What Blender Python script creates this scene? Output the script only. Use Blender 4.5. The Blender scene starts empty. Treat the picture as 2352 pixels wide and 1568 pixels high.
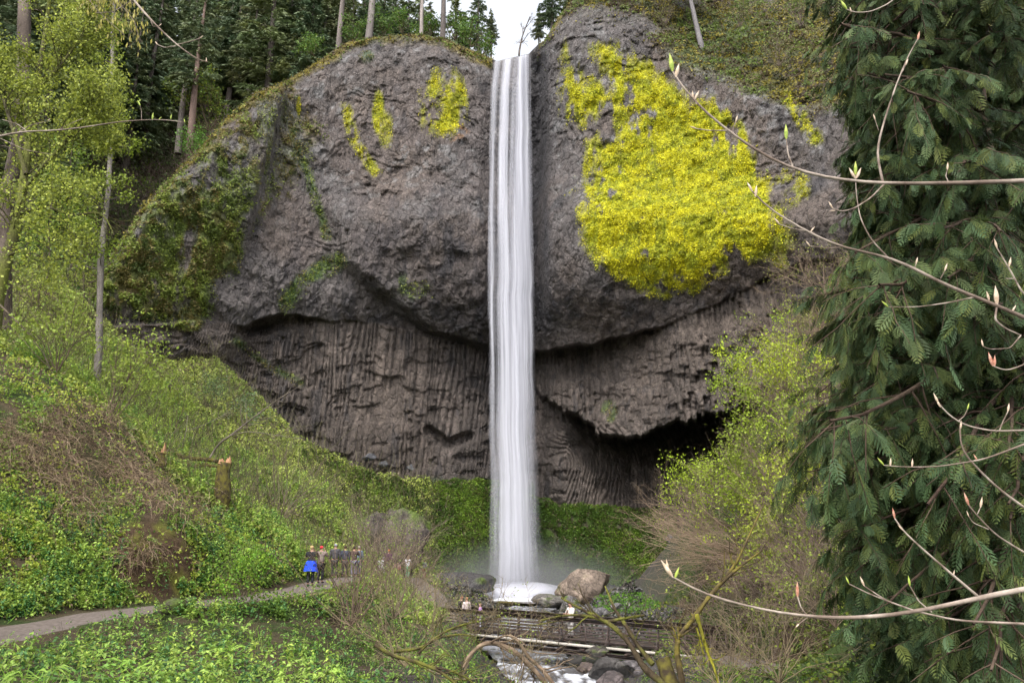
import bpy, math, random, time
import numpy as np
from mathutils import Vector, Matrix
T0 = time.time()
rng = np.random.default_rng(7)
random.seed(7)
sc = bpy.context.scene
COL = sc.collection

# ------------------------------------------------------------------ camera
F, CX, CY = 1846.0, 1176.0, 784.0
PITCH = math.atan(506.0 / F)
CT, ST = math.cos(PITCH), math.sin(PITCH)

def P(x, y, Y):
    x = np.asarray(x, float); y = np.asarray(y, float); Y = np.asarray(Y, float)
    v = (CY - y) / F; u = (x - CX) / F
    s = Y / (CT - v * ST)
    return np.stack(np.broadcast_arrays(u * s, Y, s * (ST + v * CT)), -1)

def proj(p):
    p = np.asarray(p, float)
    d = p[..., 1] * CT + p[..., 2] * ST
    up = -p[..., 1] * ST + p[..., 2] * CT
    return CX + F * p[..., 0] / d, CY - F * up / d

cam = bpy.data.cameras.new('camera'); co = bpy.data.objects.new('camera', cam); COL.objects.link(co)
cam.sensor_width = 36.0; cam.lens = 36.0 * F / 2352.0; cam.clip_start = 0.2; cam.clip_end = 3000
co.location = (0, 0, 0); co.rotation_euler = (math.pi / 2 + PITCH, 0, 0)
sc.camera = co

# ------------------------------------------------------------------ helpers
def tag(o, label=None, cat=None, group=None, kind=None):
    if label: o['label'] = label
    if cat: o['category'] = cat
    if group: o['group'] = group
    if kind: o['kind'] = kind
    return o

def empty(name, loc=(0, 0, 0)):
    o = bpy.data.objects.new(name, None); COL.objects.link(o); o.location = loc
    o.empty_display_size = 0.3
    return o

def mesh_obj(name, V, Fc, mat, parent=None, col=None, smooth=False, origin=None):
    """V (N,3); Fc: (M,3|4) int array or list of such arrays"""
    V = np.asarray(V, np.float32)
    if origin is None:
        origin = np.array([0, 0, 0], np.float32)
    else:
        origin = np.asarray(origin, np.float32)
    if not isinstance(Fc, list): Fc = [Fc]
    Fc = [np.asarray(f, np.int32) for f in Fc if len(f)]
    me = bpy.data.meshes.new(name)
    me.vertices.add(len(V)); me.vertices.foreach_set('co', (V - origin).ravel())
    nl = sum(f.size for f in Fc); npoly = sum(len(f) for f in Fc)
    me.loops.add(nl); me.polygons.add(npoly)
    me.loops.foreach_set('vertex_index', np.concatenate([f.ravel() for f in Fc]))
    tot = np.concatenate([np.full(len(f), f.shape[1], np.int32) for f in Fc])
    st = np.concatenate([[0], np.cumsum(tot)[:-1]]).astype(np.int32)
    me.polygons.foreach_set('loop_start', st)
    if smooth:
        me.polygons.foreach_set('use_smooth', np.ones(npoly, bool))
    if col is not None:
        a = me.color_attributes.new('Col', 'FLOAT_COLOR', 'POINT')
        c = np.ones((len(V), 4), np.float32); c[:, :3] = col
        a.data.foreach_set('color', c.ravel())
    me.update(calc_edges=True)
    me.materials.append(mat)
    o = bpy.data.objects.new(name, me); COL.objects.link(o)
    if parent is not None:
        o.parent = parent
        o.location = Vector(origin.tolist()) - parent.location
    else:
        o.location = origin.tolist()
    return o

def copy_tree(o, parent=None):
    c = o.copy(); COL.objects.link(c); c.parent = parent
    for ch in [q for q in bpy.data.objects if q.parent == o and q is not c]:
        copy_tree(ch, c)
    return c

def ss(a, b, x):
    t = np.clip((x - a) / (b - a), 0, 1); return t * t * (3 - 2 * t)

def hash3(i, j, k, seed=0):
    n = (i.astype(np.int64) * 374761393 + j.astype(np.int64) * 668265263 + k.astype(np.int64) * 2147483647 + seed * 1274126177) & 0xFFFFFFFF
    n = ((n ^ (n >> 13)) * 1274126177) & 0xFFFFFFFF
    n = ((n ^ (n >> 16)) * 2246822519) & 0xFFFFFFFF
    n = n ^ (n >> 13)
    return (n & 0xFFFFFF).astype(np.float64) / float(0xFFFFFF)

def vnoise(p, seed=0):
    p = np.asarray(p, float); i = np.floor(p).astype(np.int64); f = p - i
    f = f * f * f * (f * (f * 6 - 15) + 10)
    r = 0
    for dx in (0, 1):
        wx = f[..., 0] if dx else 1 - f[..., 0]
        for dy in (0, 1):
            wy = f[..., 1] if dy else 1 - f[..., 1]
            for dz in (0, 1):
                wz = f[..., 2] if dz else 1 - f[..., 2]
                r = r + wx * wy * wz * hash3(i[..., 0] + dx, i[..., 1] + dy, i[..., 2] + dz, seed)
    return r * 2 - 1

def fbm(p, scale=1.0, oct=4, seed=0, gain=0.5):
    p = np.asarray(p, float) / scale; a = 1.0; r = 0; t = 0
    for o in range(oct):
        r = r + a * vnoise(p, seed + o * 17); t += a; a *= gain; p = p * 2.03 + 11.3
    return r / t

def polydist(x, y, poly):
    """signed distance (positive inside) to polygon"""
    poly = np.asarray(poly, float); d = np.full(x.shape, 1e9); ins = np.zeros(x.shape, bool)
    n = len(poly)
    for i in range(n):
        x1, y1 = poly[i]; x2, y2 = poly[(i + 1) % n]
        ex, ey = x2 - x1, y2 - y1
        t = np.clip(((x - x1) * ex + (y - y1) * ey) / (ex * ex + ey * ey + 1e-9), 0, 1)
        d = np.minimum(d, np.hypot(x - x1 - t * ex, y - y1 - t * ey))
        c = ((y1 > y) != (y2 > y)) & (x < (x2 - x1) * (y - y1) / (y2 - y1 + 1e-12) + x1)
        ins ^= c
    return np.where(ins, d, -d)

def linedist(x, y, line):
    line = np.asarray(line, float); d = np.full(x.shape, 1e9)
    for i in range(len(line) - 1):
        x1, y1 = line[i]; x2, y2 = line[i + 1]; ex, ey = x2 - x1, y2 - y1
        t = np.clip(((x - x1) * ex + (y - y1) * ey) / (ex * ex + ey * ey + 1e-9), 0, 1)
        d = np.minimum(d, np.hypot(x - x1 - t * ex, y - y1 - t * ey))
    return d

def lerp3(a, b, t):
    return a + (b - a) * t[..., None]
C3 = lambda *c: np.array(c, float)

# ------------------------------------------------------------------ materials
def new_mat(name):
    m = bpy.data.materials.new(name); m.use_nodes = True
    nt = m.node_tree; nt.nodes.clear(); return m, nt

def N(nt, t, **kw):
    n = nt.nodes.new(t)
    for k, v in kw.items(): setattr(n, k, v)
    return n

def mat_attr(name, rough=0.85, bump=0.0, bscale=8.0, var=0.25, vscale=3.0, spec=0.3, trans=0.0, detail=4, bdist=0.1, voro=0.0):
    """surface coloured by the mesh's own colour attribute, varied by noise"""
    m, nt = new_mat(name); L = nt.links
    out = N(nt, 'ShaderNodeOutputMaterial'); b = N(nt, 'ShaderNodeBsdfPrincipled')
    at = N(nt, 'ShaderNodeAttribute', attribute_name='Col')
    b.inputs['Roughness'].default_value = rough
    b.inputs['Specular IOR Level'].default_value = spec
    colsock = at.outputs['Color']
    if var > 0:
        tc = N(nt, 'ShaderNodeTexCoord'); no = N(nt, 'ShaderNodeTexNoise'); no.inputs['Scale'].default_value = vscale
        no.inputs['Detail'].default_value = detail; no.inputs['Roughness'].default_value = 0.65
        L.new(tc.outputs['Object'], no.inputs['Vector'])
        mr = N(nt, 'ShaderNodeMapRange'); mr.inputs[1].default_value = 0.3; mr.inputs[2].default_value = 0.7
        mr.inputs[3].default_value = 1 - var; mr.inputs[4].default_value = 1 + var
        L.new(no.outputs['Fac'], mr.inputs[0])
        vm = N(nt, 'ShaderNodeVectorMath', operation='SCALE')
        L.new(at.outputs['Color'], vm.inputs[0]); L.new(mr.outputs[0], vm.inputs['Scale'])
        colsock = vm.outputs[0]
    L.new(colsock, b.inputs['Base Color'])
    if bump > 0:
        tc2 = N(nt, 'ShaderNodeTexCoord'); n2 = N(nt, 'ShaderNodeTexNoise'); n2.inputs['Scale'].default_value = bscale
        n2.inputs['Detail'].default_value = 5; n2.inputs['Roughness'].default_value = 0.6
        L.new(tc2.outputs['Object'], n2.inputs['Vector'])
        bp = N(nt, 'ShaderNodeBump'); bp.inputs['Strength'].default_value = bump; bp.inputs['Distance'].default_value = bdist
        L.new(n2.outputs['Fac'], bp.inputs['Height']); L.new(bp.outputs[0], b.inputs['Normal'])
    sh = b.outputs[0]
    if trans > 0:
        tr = N(nt, 'ShaderNodeBsdfTranslucent'); L.new(colsock, tr.inputs['Color'])
        mx = N(nt, 'ShaderNodeMixShader'); mx.inputs[0].default_value = trans
        L.new(b.outputs[0], mx.inputs[1]); L.new(tr.outputs[0], mx.inputs[2]); sh = mx.outputs[0]
    L.new(sh, out.inputs['Surface'])
    return m

def mat_plain(name, c, rough=0.7, var=0.3, scale=6.0, c2=None, bump=0.3, stretch=None, spec=0.3, metal=0.0, bdist=0.02):
    m, nt = new_mat(name); L = nt.links
    out = N(nt, 'ShaderNodeOutputMaterial'); b = N(nt, 'ShaderNodeBsdfPrincipled')
    b.inputs['Roughness'].default_value = rough; b.inputs['Specular IOR Level'].default_value = spec; b.inputs['Metallic'].default_value = metal
    tc = N(nt, 'ShaderNodeTexCoord'); mp = N(nt, 'ShaderNodeMapping')
    if stretch: mp.inputs['Scale'].default_value = stretch
    no = N(nt, 'ShaderNodeTexNoise'); no.inputs['Scale'].default_value = scale; no.inputs['Detail'].default_value = 5
    L.new(tc.outputs['Object'], mp.inputs[0]); L.new(mp.outputs[0], no.inputs['Vector'])
    cr = N(nt, 'ShaderNodeValToRGB'); e = cr.color_ramp.elements
    if c2 is None: c2 = tuple(min(1, v * (1 + var)) for v in c); c = tuple(v * (1 - var) for v in c)
    e[0].position = 0.38; e[0].color = (*c, 1); e[1].position = 0.62; e[1].color = (*c2, 1)
    L.new(no.outputs['Fac'], cr.inputs[0]); L.new(cr.outputs[0], b.inputs['Base Color'])
    if bump:
        bp = N(nt, 'ShaderNodeBump'); bp.inputs['Strength'].default_value = bump; bp.inputs['Distance'].default_value = bdist
        L.new(no.outputs['Fac'], bp.inputs['Height']); L.new(bp.outputs[0], b.inputs['Normal'])
    L.new(b.outputs[0], out.inputs['Surface'])
    return m

def mat_rock(name, sc1=1.1, sc2=3.4, dist=0.5):
    m, nt = new_mat(name); L = nt.links
    out = N(nt, 'ShaderNodeOutputMaterial'); b = N(nt, 'ShaderNodeBsdfPrincipled'); b.inputs['Roughness'].default_value = 0.78; b.inputs['Specular IOR Level'].default_value = 0.35
    at = N(nt, 'ShaderNodeAttribute', attribute_name='Col'); tc = N(nt, 'ShaderNodeTexCoord'); mp = N(nt, 'ShaderNodeMapping'); mp.inputs['Scale'].default_value = (1, 1, 0.6)
    L.new(tc.outputs['Object'], mp.inputs[0])
    wn = N(nt, 'ShaderNodeTexNoise'); wn.inputs['Scale'].default_value = 1.5; wn.inputs['Detail'].default_value = 4; L.new(mp.outputs[0], wn.inputs['Vector'])
    wa = N(nt, 'ShaderNodeVectorMath', operation='MULTIPLY_ADD'); wa.inputs[1].default_value = (0.5, 0.5, 0.5); L.new(wn.outputs['Color'], wa.inputs[0]); L.new(mp.outputs[0], wa.inputs[2])
    vs = []
    for s_ in (sc1, sc2):
        v = N(nt, 'ShaderNodeTexVoronoi', feature='F1'); v.inputs['Scale'].default_value = s_; L.new(wa.outputs[0], v.inputs['Vector'])
        e = N(nt, 'ShaderNodeTexVoronoi', feature='DISTANCE_TO_EDGE'); e.inputs['Scale'].default_value = s_; L.new(wa.outputs[0], e.inputs['Vector'])
        vs.append((v, e))
    no = N(nt, 'ShaderNodeTexNoise'); no.inputs['Scale'].default_value = 4.0; no.inputs['Detail'].default_value = 7; no.inputs['Roughness'].default_value = 0.7; L.new(tc.outputs['Object'], no.inputs['Vector'])
    def math_(op, a, b_, c_=None):
        q = N(nt, 'ShaderNodeMath', operation=op)
        for i, x in enumerate((a, b_, c_)):
            if x is None: continue
            if isinstance(x, (int, float)): q.inputs[i].default_value = x
            else: L.new(x, q.inputs[i])
        return q.outputs[0]
    def rng_(x, a, b_, c_, d):
        q = N(nt, 'ShaderNodeMapRange'); q.inputs[1].default_value = a; q.inputs[2].default_value = b_; q.inputs[3].default_value = c_; q.inputs[4].default_value = d; L.new(x, q.inputs[0]); return q.outputs[0]
    sx = N(nt, 'ShaderNodeSeparateColor'); L.new(vs[0][0].outputs['Color'], sx.inputs[0]); sy = N(nt, 'ShaderNodeSeparateColor'); L.new(vs[1][0].outputs['Color'], sy.inputs[0])
    h = math_('MULTIPLY', sx.outputs[0], 0.9); h = math_('MULTIPLY_ADD', sy.outputs[0], 0.4, h); h = math_('MULTIPLY_ADD', no.outputs['Fac'], 0.9, h)
    h = math_('MULTIPLY_ADD', rng_(vs[0][1].outputs['Distance'], 0, 0.12, 0, 1), 0.35, h)
    bp = N(nt, 'ShaderNodeBump'); bp.inputs['Strength'].default_value = 0.85; bp.inputs['Distance'].default_value = dist; L.new(h, bp.inputs['Height']); L.new(bp.outputs[0], b.inputs['Normal'])
    k = rng_(no.outputs['Fac'], 0.32, 0.68, 0.66, 1.38)
    k = math_('MULTIPLY', k, rng_(sy.outputs[1], 0, 1, 0.8, 1.2)); k = math_('MULTIPLY', k, rng_(sx.outputs[1], 0, 1, 0.8, 1.2))
    k = math_('MULTIPLY', k, rng_(vs[0][1].outputs['Distance'], 0.0, 0.05, 0.6, 1.0)); k = math_('MULTIPLY', k, rng_(vs[1][1].outputs['Distance'], 0.0, 0.06, 0.72, 1.0))
    vm = N(nt, 'ShaderNodeVectorMath', operation='SCALE'); L.new(at.outputs['Color'], vm.inputs[0]); L.new(k, vm.inputs['Scale']); L.new(vm.outputs[0], b.inputs['Base Color'])
    L.new(b.outputs[0], out.inputs['Surface']); return m
M_rock = mat_rock('basalt_rock')
M_ground = mat_attr('forest_soil', rough=0.95, bump=0.6, bscale=4, var=0.3, vscale=5, spec=0.1, bdist=0.1)
M_leaf = mat_attr('leaf', rough=0.55, var=0.0, spec=0.35, trans=0.35)
M_needle = mat_attr('conifer_needles', rough=0.6, var=0.0, spec=0.3, trans=0.15)
M_twig = mat_attr('twig_bark', rough=0.85, var=0.25, vscale=20, spec=0.2)
M_bark = mat_attr('bark', rough=0.9, bump=0.8, bscale=14, var=0.35, vscale=9, spec=0.15, bdist=0.03)
M_stone = mat_rock('boulder_stone', 1.6, 6.0, 0.12)

# ------------------------------------------------------------------ world + sun
world = bpy.data.worlds.new('World'); sc.world = world; world.use_nodes = True
nt = world.node_tree; nt.nodes.clear()
SUN_EL, SUN_AZ = math.radians(52), math.radians(200)   # azimuth clockwise from +Y (north)
sky = N(nt, 'ShaderNodeTexSky', sky_type='NISHITA'); sky.sun_disc = False
sky.sun_elevation = SUN_EL; sky.sun_rotation = SUN_AZ; sky.dust_density = 2.5; sky.altitude = 200
hs = N(nt, 'ShaderNodeHueSaturation'); hs.inputs['Saturation'].default_value = 0.22; hs.inputs['Value'].default_value = 2.3
bg = N(nt, 'ShaderNodeBackground'); bg.inputs['Strength'].default_value = 0.15
wo = N(nt, 'ShaderNodeOutputWorld')
nt.links.new(sky.outputs[0], hs.inputs['Color']); nt.links.new(hs.outputs[0], bg.inputs['Color']); nt.links.new(bg.outputs[0], wo.inputs['Surface'])
sun = bpy.data.lights.new('sun', 'SUN'); sun.energy = 2.0; sun.angle = math.radians(12); sun.color = (1.0, 0.95, 0.88)
so = bpy.data.objects.new('sun', sun); COL.objects.link(so)
sd = Vector((math.sin(SUN_AZ) * math.cos(SUN_EL), math.cos(SUN_AZ) * math.cos(SUN_EL), math.sin(SUN_EL)))
so.rotation_euler = sd.to_track_quat('Z', 'Y').to_euler(); so.location = (0, 0, 150)
sc.view_settings.view_transform = 'Standard'; sc.view_settings.look = 'None'; sc.view_settings.exposure = 0.45
sc.view_settings.gamma = 1.0
cy = sc.cycles
cy.max_bounces = 5; cy.diffuse_bounces = 3; cy.glossy_bounces = 2; cy.transmission_bounces = 3; cy.volume_bounces = 0; cy.transparent_max_bounces = 12
cy.use_adaptive_sampling = True; cy.adaptive_threshold = 0.03; cy.adaptive_min_samples = 24

# ------------------------------------------------------------------ terrain heightfield
CTRL = [  # px, py, distance Y
 (0,1568,12),(400,1568,13),(800,1568,16),(1100,1568,22),(1220,1568,28),
 (1500,1568,29),(1700,1535,30),(1900,1568,22),(2200,1568,16),(2352,1568,14),
 (60,1440,22),(250,1410,24.5),(400,1392,27),(640,1363,32),(745,1337,38),(800,1328,44),(860,1324,52),(920,1325,62),
 (975,1332,72),(982,1324,90),(1000,1385,52),
 (200,1452,20.5),(450,1440,23),(650,1420,27),(760,1430,31),(600,1500,19),
 (0,1385,24),(200,1375,26.5),(0,1200,26.5),(0,1000,30),(0,880,33),(150,915,35),(300,1020,38),(420,1120,39.5),
 (250,1190,30.5),(290,1383,27.2),(300,1225,28.6),(430,1370,29),(430,1215,31),(360,1230,29.6),(200,1290,27.5),(540,1320,33),(640,1240,42),(560,1180,46),(470,1060,56),
 (0,690,62),(150,800,62),(300,950,60),(200,660,82),(270,720,88),(430,800,90),(520,880,88),(600,960,88),(690,1010,90),
 (500,1050,66),(400,960,66),(620,1090,72),(740,1130,72),(840,1250,66),(700,1260,56),(880,1290,70),
 (0,520,82),(0,330,100),(120,300,108),(250,420,112),(400,350,130),(560,220,138),(700,150,132),
 (720,1030,94),(800,1070,97),(900,1082,102),(1000,1090,105),(1120,1095,107),(1250,1140,107),(1400,1160,109),(1500,1165,110),(1600,1160,108),
 (960,1300,92),(1040,1200,99),(1250,1250,102),(1400,1260,99),(1500,1290,92),(1430,1340,84),(1540,1310,84),
 (870,1360,45),(880,1420,38),(900,1500,27),(980,1430,42),(1020,1500,33),(960,1370,55),
 (1100,1345,84),(1060,1345,82),
 (1450,1405,62),(1430,1385,66),(1520,1390,60),(1350,1410,60),
 (1600,1380,48),(1700,1300,44),(1680,1180,56),(1640,1040,64),(1760,900,66),(1850,720,68),(1930,615,68),
 (1800,1420,32),(1900,1250,34),(2000,1000,38),(2100,800,42),(2352,400,48),(2352,1100,26),(2352,1400,18),(2100,1450,20),
 (1750,1470,33),
]
pts = [tuple(P(a, b, c)) for a, b, c in CTRL]
# world-space anchors: plateau behind the cliff, near ground and outer edges
pts += [(-2.5,2.4,-1.8),(0,2.4,-1.7),(2.5,2.4,-1.8),(-1,2.4,-1.8),(1,2.4,-1.8),(-5,5,-1.5),(5,5,-1.9),(-8,8,-1.2),(8,8,-2.0),(-2,5,-1.9),(2,5,-2.1),(-30,135,80),(-12,136,76),(-2,138,73),(3,138,73),(12,140,78),(-10,160,80),(5,160,76),(-40,160,98),(-80,160,110),(-110,110,75),(30,130,90),(60,120,100),(40,160,105),
        (0,3,-1.7),(-4,6,-1.7),(4,6,-1.9),(-8,9,-1.6),(8,9,-2.4),(0,10,-2.6),(-30,30,9),(-60,60,35),(30,28,6),(60,60,45),(14,12,-1.5)]
pts = np.array(pts)
def tcoord(X, Y): return np.stack([X / Y * 3.0, np.log(Y) * 1.6], -1)
A = tcoord(pts[:, 0], pts[:, 1])
R = np.sqrt(((A[:, None] - A[None]) ** 2).sum(-1) + 0.003)
# smoothing in proportion to distance
W = np.linalg.solve(R + np.eye(len(A)) * -0.004, pts[:, 2])
PATH = np.array([P(*q) for q in [(-200,1500,17.5),(-60,1470,20),(100,1436,22.6),(250,1410,24.7),(400,1392,27.2),(540,1378,29.8),(640,1365,32.2),(700,1352,34.8),(745,1338,38),(800,1328,44),(860,1324,52),(920,1325,61),(972,1332,70),(985,1328,90)]])
PATH2 = np.array([P(*q) for q in [(935,1328,64),(975,1352,60),(998,1385,54),(1012,1434,47.5)]])
PATH3 = np.array([P(*q) for q in [(1625,1506,39.5),(1680,1515,35),(1760,1532,31),(1900,1560,27),(2200,1600,24)]])
CREEK = np.array([P(*q) for q in [(1240,1370,84),(1215,1392,74),(1190,1420,62),(1195,1470,50),(1235,1500,44),(1290,1530,38),(1330,1562,33),(1360,1620,27),(1380,1700,20),(1420,1800,12)]])
CREEK[:, 2] = [-3.8,-4.1,-4.45,-4.9,-5.05,-5.25,-5.45,-5.7,-6.2,-6.8]
def near_line(X, Y, line):
    d = np.full(X.shape, 1e9); z = np.zeros(X.shape)
    for a, b in zip(line[:-1], line[1:]):
        e = b - a; t = np.clip(((X - a[0]) * e[0] + (Y - a[1]) * e[1]) / (e[0] ** 2 + e[1] ** 2), 0, 1)
        dd = np.hypot(X - a[0] - t * e[0], Y - a[1] - t * e[1]); m = dd < d
        d = np.where(m, dd, d); z = np.where(m, a[2] + t * e[2], z)
    return d, z
def height(X, Y, noise=True):
    X = np.asarray(X, float); Y = np.asarray(Y, float); sh = X.shape
    X = X.ravel(); Y = Y.ravel(); z = np.empty(X.shape)
    for i in range(0, len(X), 60000):
        q = tcoord(X[i:i+60000], Y[i:i+60000])
        z[i:i+60000] = np.sqrt(((q[:, None] - A[None]) ** 2).sum(-1) + 0.003) @ W
    d1, z1 = near_line(X, Y, PATH); d2, z2 = near_line(X, Y, PATH2); d3, z3 = near_line(X, Y, PATH3)
    dc, zc = near_line(X, Y, CREEK)
    if noise:
        p = np.stack([X, Y, z * 0.5], -1)
        a = np.clip(Y / 60, 0.25, 1.3)
        z = z + a * (fbm(p, 9, 3, 3) * 1.0 + fbm(p, 2.2, 3, 5) * 0.6)
        n = fbm(p, 1.2, 3, 21)
    else: n = 0
    # pool
    dp = np.hypot((X - 3.5) / 1.6, Y - 88.5)
    z = np.where(Y > 60, z + (np.minimum(z, -4.3 + 0.25 * n) - z) * (1 - ss(8.0, 10.2, dp)), z)
    w = 1 - ss(1.6, 4.2, dc); z = z + (zc - 0.35 + 0.35 * n - z) * w
    for d, zz, wd in ((d1, z1, 1.15), (d2, z2, 1.2), (d3, z3, 1.3)):
        w = 1 - ss(wd, wd + 1.3, d); z = z + (zz - z) * w
    return z.reshape(sh)

FOOT = np.array([(228,672,80),(250,668,79),(300,712,81),(430,775,86),(500,828,88),(560,884,90),(620,944,92),(690,1016,94),(720,1030,95),(800,1074,96),(900,1094,98),(1000,1100,101),(1120,1104,101.5),(1180,1115,100.5),(1240,1146,100),(1300,1152,101),(1400,1162,103),(1520,1168,103),(1620,1142,98),(1700,1040,93),(1760,900,88),(1850,720,84),(1930,603,80),(2100,380,72),(2300,200,64)], float)
def cap_ground(X, Y, Z):
    Z = Z.copy()
    for _ in range(2):
        gx, gy = proj(np.stack([X, Y, Z], -1))
        fy = np.interp(gx, FOOT[:, 0], FOOT[:, 1]); fY = np.interp(gx, FOOT[:, 0], FOOT[:, 2])
        fy = fy + 9 * fbm(np.stack([X, Y * 0, Z * 0], -1), 2.5, 3, 91)
        zf = P(gx, fy, fY)[..., 2]
        zs = P(gx, fy + 2, np.minimum(Y, fY))[..., 2]
        cap = np.where(Y < fY, zs, zf + np.clip(Y - fY, 0, 3) * 0.15)
        cap = cap + 400 * ss(22, 34, Y - fY) + 400 * ss(0, 1, (236 - gx) / 8) + 400 * ss(0, 1, (20 - Y) / 4)
        Z = np.minimum(Z, cap)
        dpo = np.hypot((X - 3.5) / 1.6, Y - 88.5)
        bank_ = zf - 0.15 - np.clip(fY - Y, 0, 60) * 1.5 + 0.5 * fbm(np.stack([X, Y, Z * 0], -1), 2.0, 3, 92)
        ok = (gx > 740) & (gx < 1560) & (Y < fY + 16) & (Y > fY - 9) & (dpo > 9.3)
        Z = np.where(ok, np.maximum(Z, bank_), Z)
    return Z
nu = 620
ug = np.linspace(-1.05, 1.05, nu); yg = np.concatenate([np.exp(np.linspace(math.log(2.5), math.log(84), 440))[:-1], np.arange(84, 112, 0.22), np.exp(np.linspace(math.log(112), math.log(230), 70))]); nv = len(yg)
UU, YY = np.meshgrid(ug, yg); GX = UU * YY; GY = YY
GZ = height(GX, GY)
GZ = cap_ground(GX, GY, GZ)
def grid_faces(nr, ncol):
    i = np.arange(nr - 1)[:, None] * ncol + np.arange(ncol - 1)[None]
    return np.stack([i, i + 1, i + ncol + 1, i + ncol], -1).reshape(-1, 4)
def gz(X, Y):
    """bilinear ground height"""
    X = np.asarray(X, float); Y = np.asarray(Y, float)
    a = np.clip((X / Y - ug[0]) / (ug[1] - ug[0]), 0, nu - 1.001); b = np.clip(np.interp(Y, yg, np.arange(nv)), 0, nv - 1.001)
    i = a.astype(int); j = b.astype(int); fa = a - i; fb = b - j
    return (GZ[j, i] * (1 - fa) + GZ[j, i + 1] * fa) * (1 - fb) + (GZ[j + 1, i] * (1 - fa) + GZ[j + 1, i + 1] * fa) * fb
gpx, gpy = proj(np.stack([GX, GY, GZ], -1))
pp = np.stack([GX, GY, GZ], -1)
n1 = fbm(pp, 3, 4, 31); n2 = fbm(pp, 0.8, 3, 41); n3 = fbm(pp, 12, 3, 51)
dirt = C3(0.075, 0.052, 0.035); green = C3(0.06, 0.10, 0.02); dgreen = C3(0.035, 0.06, 0.015); gravel = C3(0.085, 0.078, 0.072)
gc = lerp3(np.broadcast_to(dirt, pp.shape), C3(0.035, 0.065, 0.014), ss(-0.25, 0.35, n1 + 0.3 * n2))
gc = lerp3(gc, dgreen, ss(0.0, 0.5, n3) * 0.6)  # dark green patches paint shaded depth between plants into the ground colour
gc = lerp3(gc, lerp3(np.broadcast_to(C3(0.055, 0.04, 0.026), pp.shape), C3(0.03, 0.04, 0.014), ss(-0.1, 0.3, n2)), (GY < 40) * (GX < 3) * 0.85)
dcr, _ = near_line(GX, GY, CREEK)
dpl = np.hypot((GX - 3.5) / 1.6, GY - 88.5)
wet = np.maximum(1 - ss(3.0, 6.5, dcr + n1 * 2), (1 - ss(9, 11, dpl + n1 * 2)))
wet = np.maximum(wet, (1 - ss(5, 12, np.hypot((GX - 5), (GY - 70) / 1.6) + n1 * 3)) * 0.8)
gc = lerp3(gc, gravel * 0.7, wet)
hol = (1 - ss(0.75, 1.1, np.hypot((gpx - 345) / 110, (gpy - 1290) / 110) + 0.4 * n1)) * (GY < 36)
gc = lerp3(gc, lerp3(np.broadcast_to(C3(0.05, 0.032, 0.02), pp.shape), C3(0.09, 0.085, 0.02), ss(0, 0.4, n2)), hol)
talus = ss(84, 90, GY) * (GZ < 16) * (np.abs(GX) < 32)
gc = lerp3(gc, lerp3(np.broadcast_to(C3(0.035, 0.06, 0.012), pp.shape), C3(0.05, 0.042, 0.03), ss(-0.15, 0.25, n1 * 0.6 + n2)), talus * ss(-3.2, -0.5, GZ + n1))
ground = mesh_obj('ground', pp.reshape(-1, 3), grid_faces(nv, nu), M_ground, col=gc.reshape(-1, 3), smooth=True)
tag(ground, kind='structure')

def ribbon(name, line, hw, mat, lift=0.03, n=160, m=9):
    t = np.r_[0, np.cumsum(np.hypot(*np.diff(line[:, :2], axis=0).T))]; tt = np.linspace(0, t[-1], n)
    c = np.stack([np.interp(tt, t, line[:, k]) for k in range(3)], -1)
    for _ in range(6): c[1:-1] = (c[:-2] + c[1:-1] * 2 + c[2:]) / 4
    d = np.gradient(c[:, :2], axis=0); d /= np.linalg.norm(d, axis=1)[:, None]; nr = np.stack([-d[:, 1], d[:, 0]], -1)
    s = np.linspace(-1, 1, m)
    wv = hw * (1 + 0.22 * fbm(np.stack([tt, tt * 0, tt * 0], -1), 1.5, 3, 5))
    V = np.zeros((n, m, 3)); V[..., :2] = c[:, None, :2] + nr[:, None] * (s[None, :, None] * wv[:, None, None])
    V[..., 2] = gz(V[..., 0], V[..., 1]) + lift - 0.05 * np.abs(s)[None] ** 4
    return V, grid_faces(n, m)
_gu = None
def hit(x, y, y0=8.0):
    """first point of the ground seen at a pixel, beyond distance y0"""
    Ys = np.exp(np.linspace(math.log(y0), math.log(200), 900)); q = P(np.full(900, x), np.full(900, y), Ys)
    g = gz(q[:, 0], q[:, 1]); k = np.argmax(q[:, 2] <= g)
    return q[k] if q[k, 2] <= g[k] else q[-1]
M_path = mat_plain('packed_gravel', (0.11, 0.09, 0.078), rough=0.95, scale=9, c2=(0.17, 0.14, 0.122), bump=0.5, spec=0.1)
for i, (ln, hw) in enumerate(((PATH, 1.2), (PATH2, 1.2), (PATH3, 1.3))):
    V, Fc = ribbon('path', ln, hw, None)
    o = mesh_obj('path', V.reshape(-1, 3), Fc, M_path, smooth=True); tag(o, kind='structure')
print('terrain', time.time() - T0)

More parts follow.
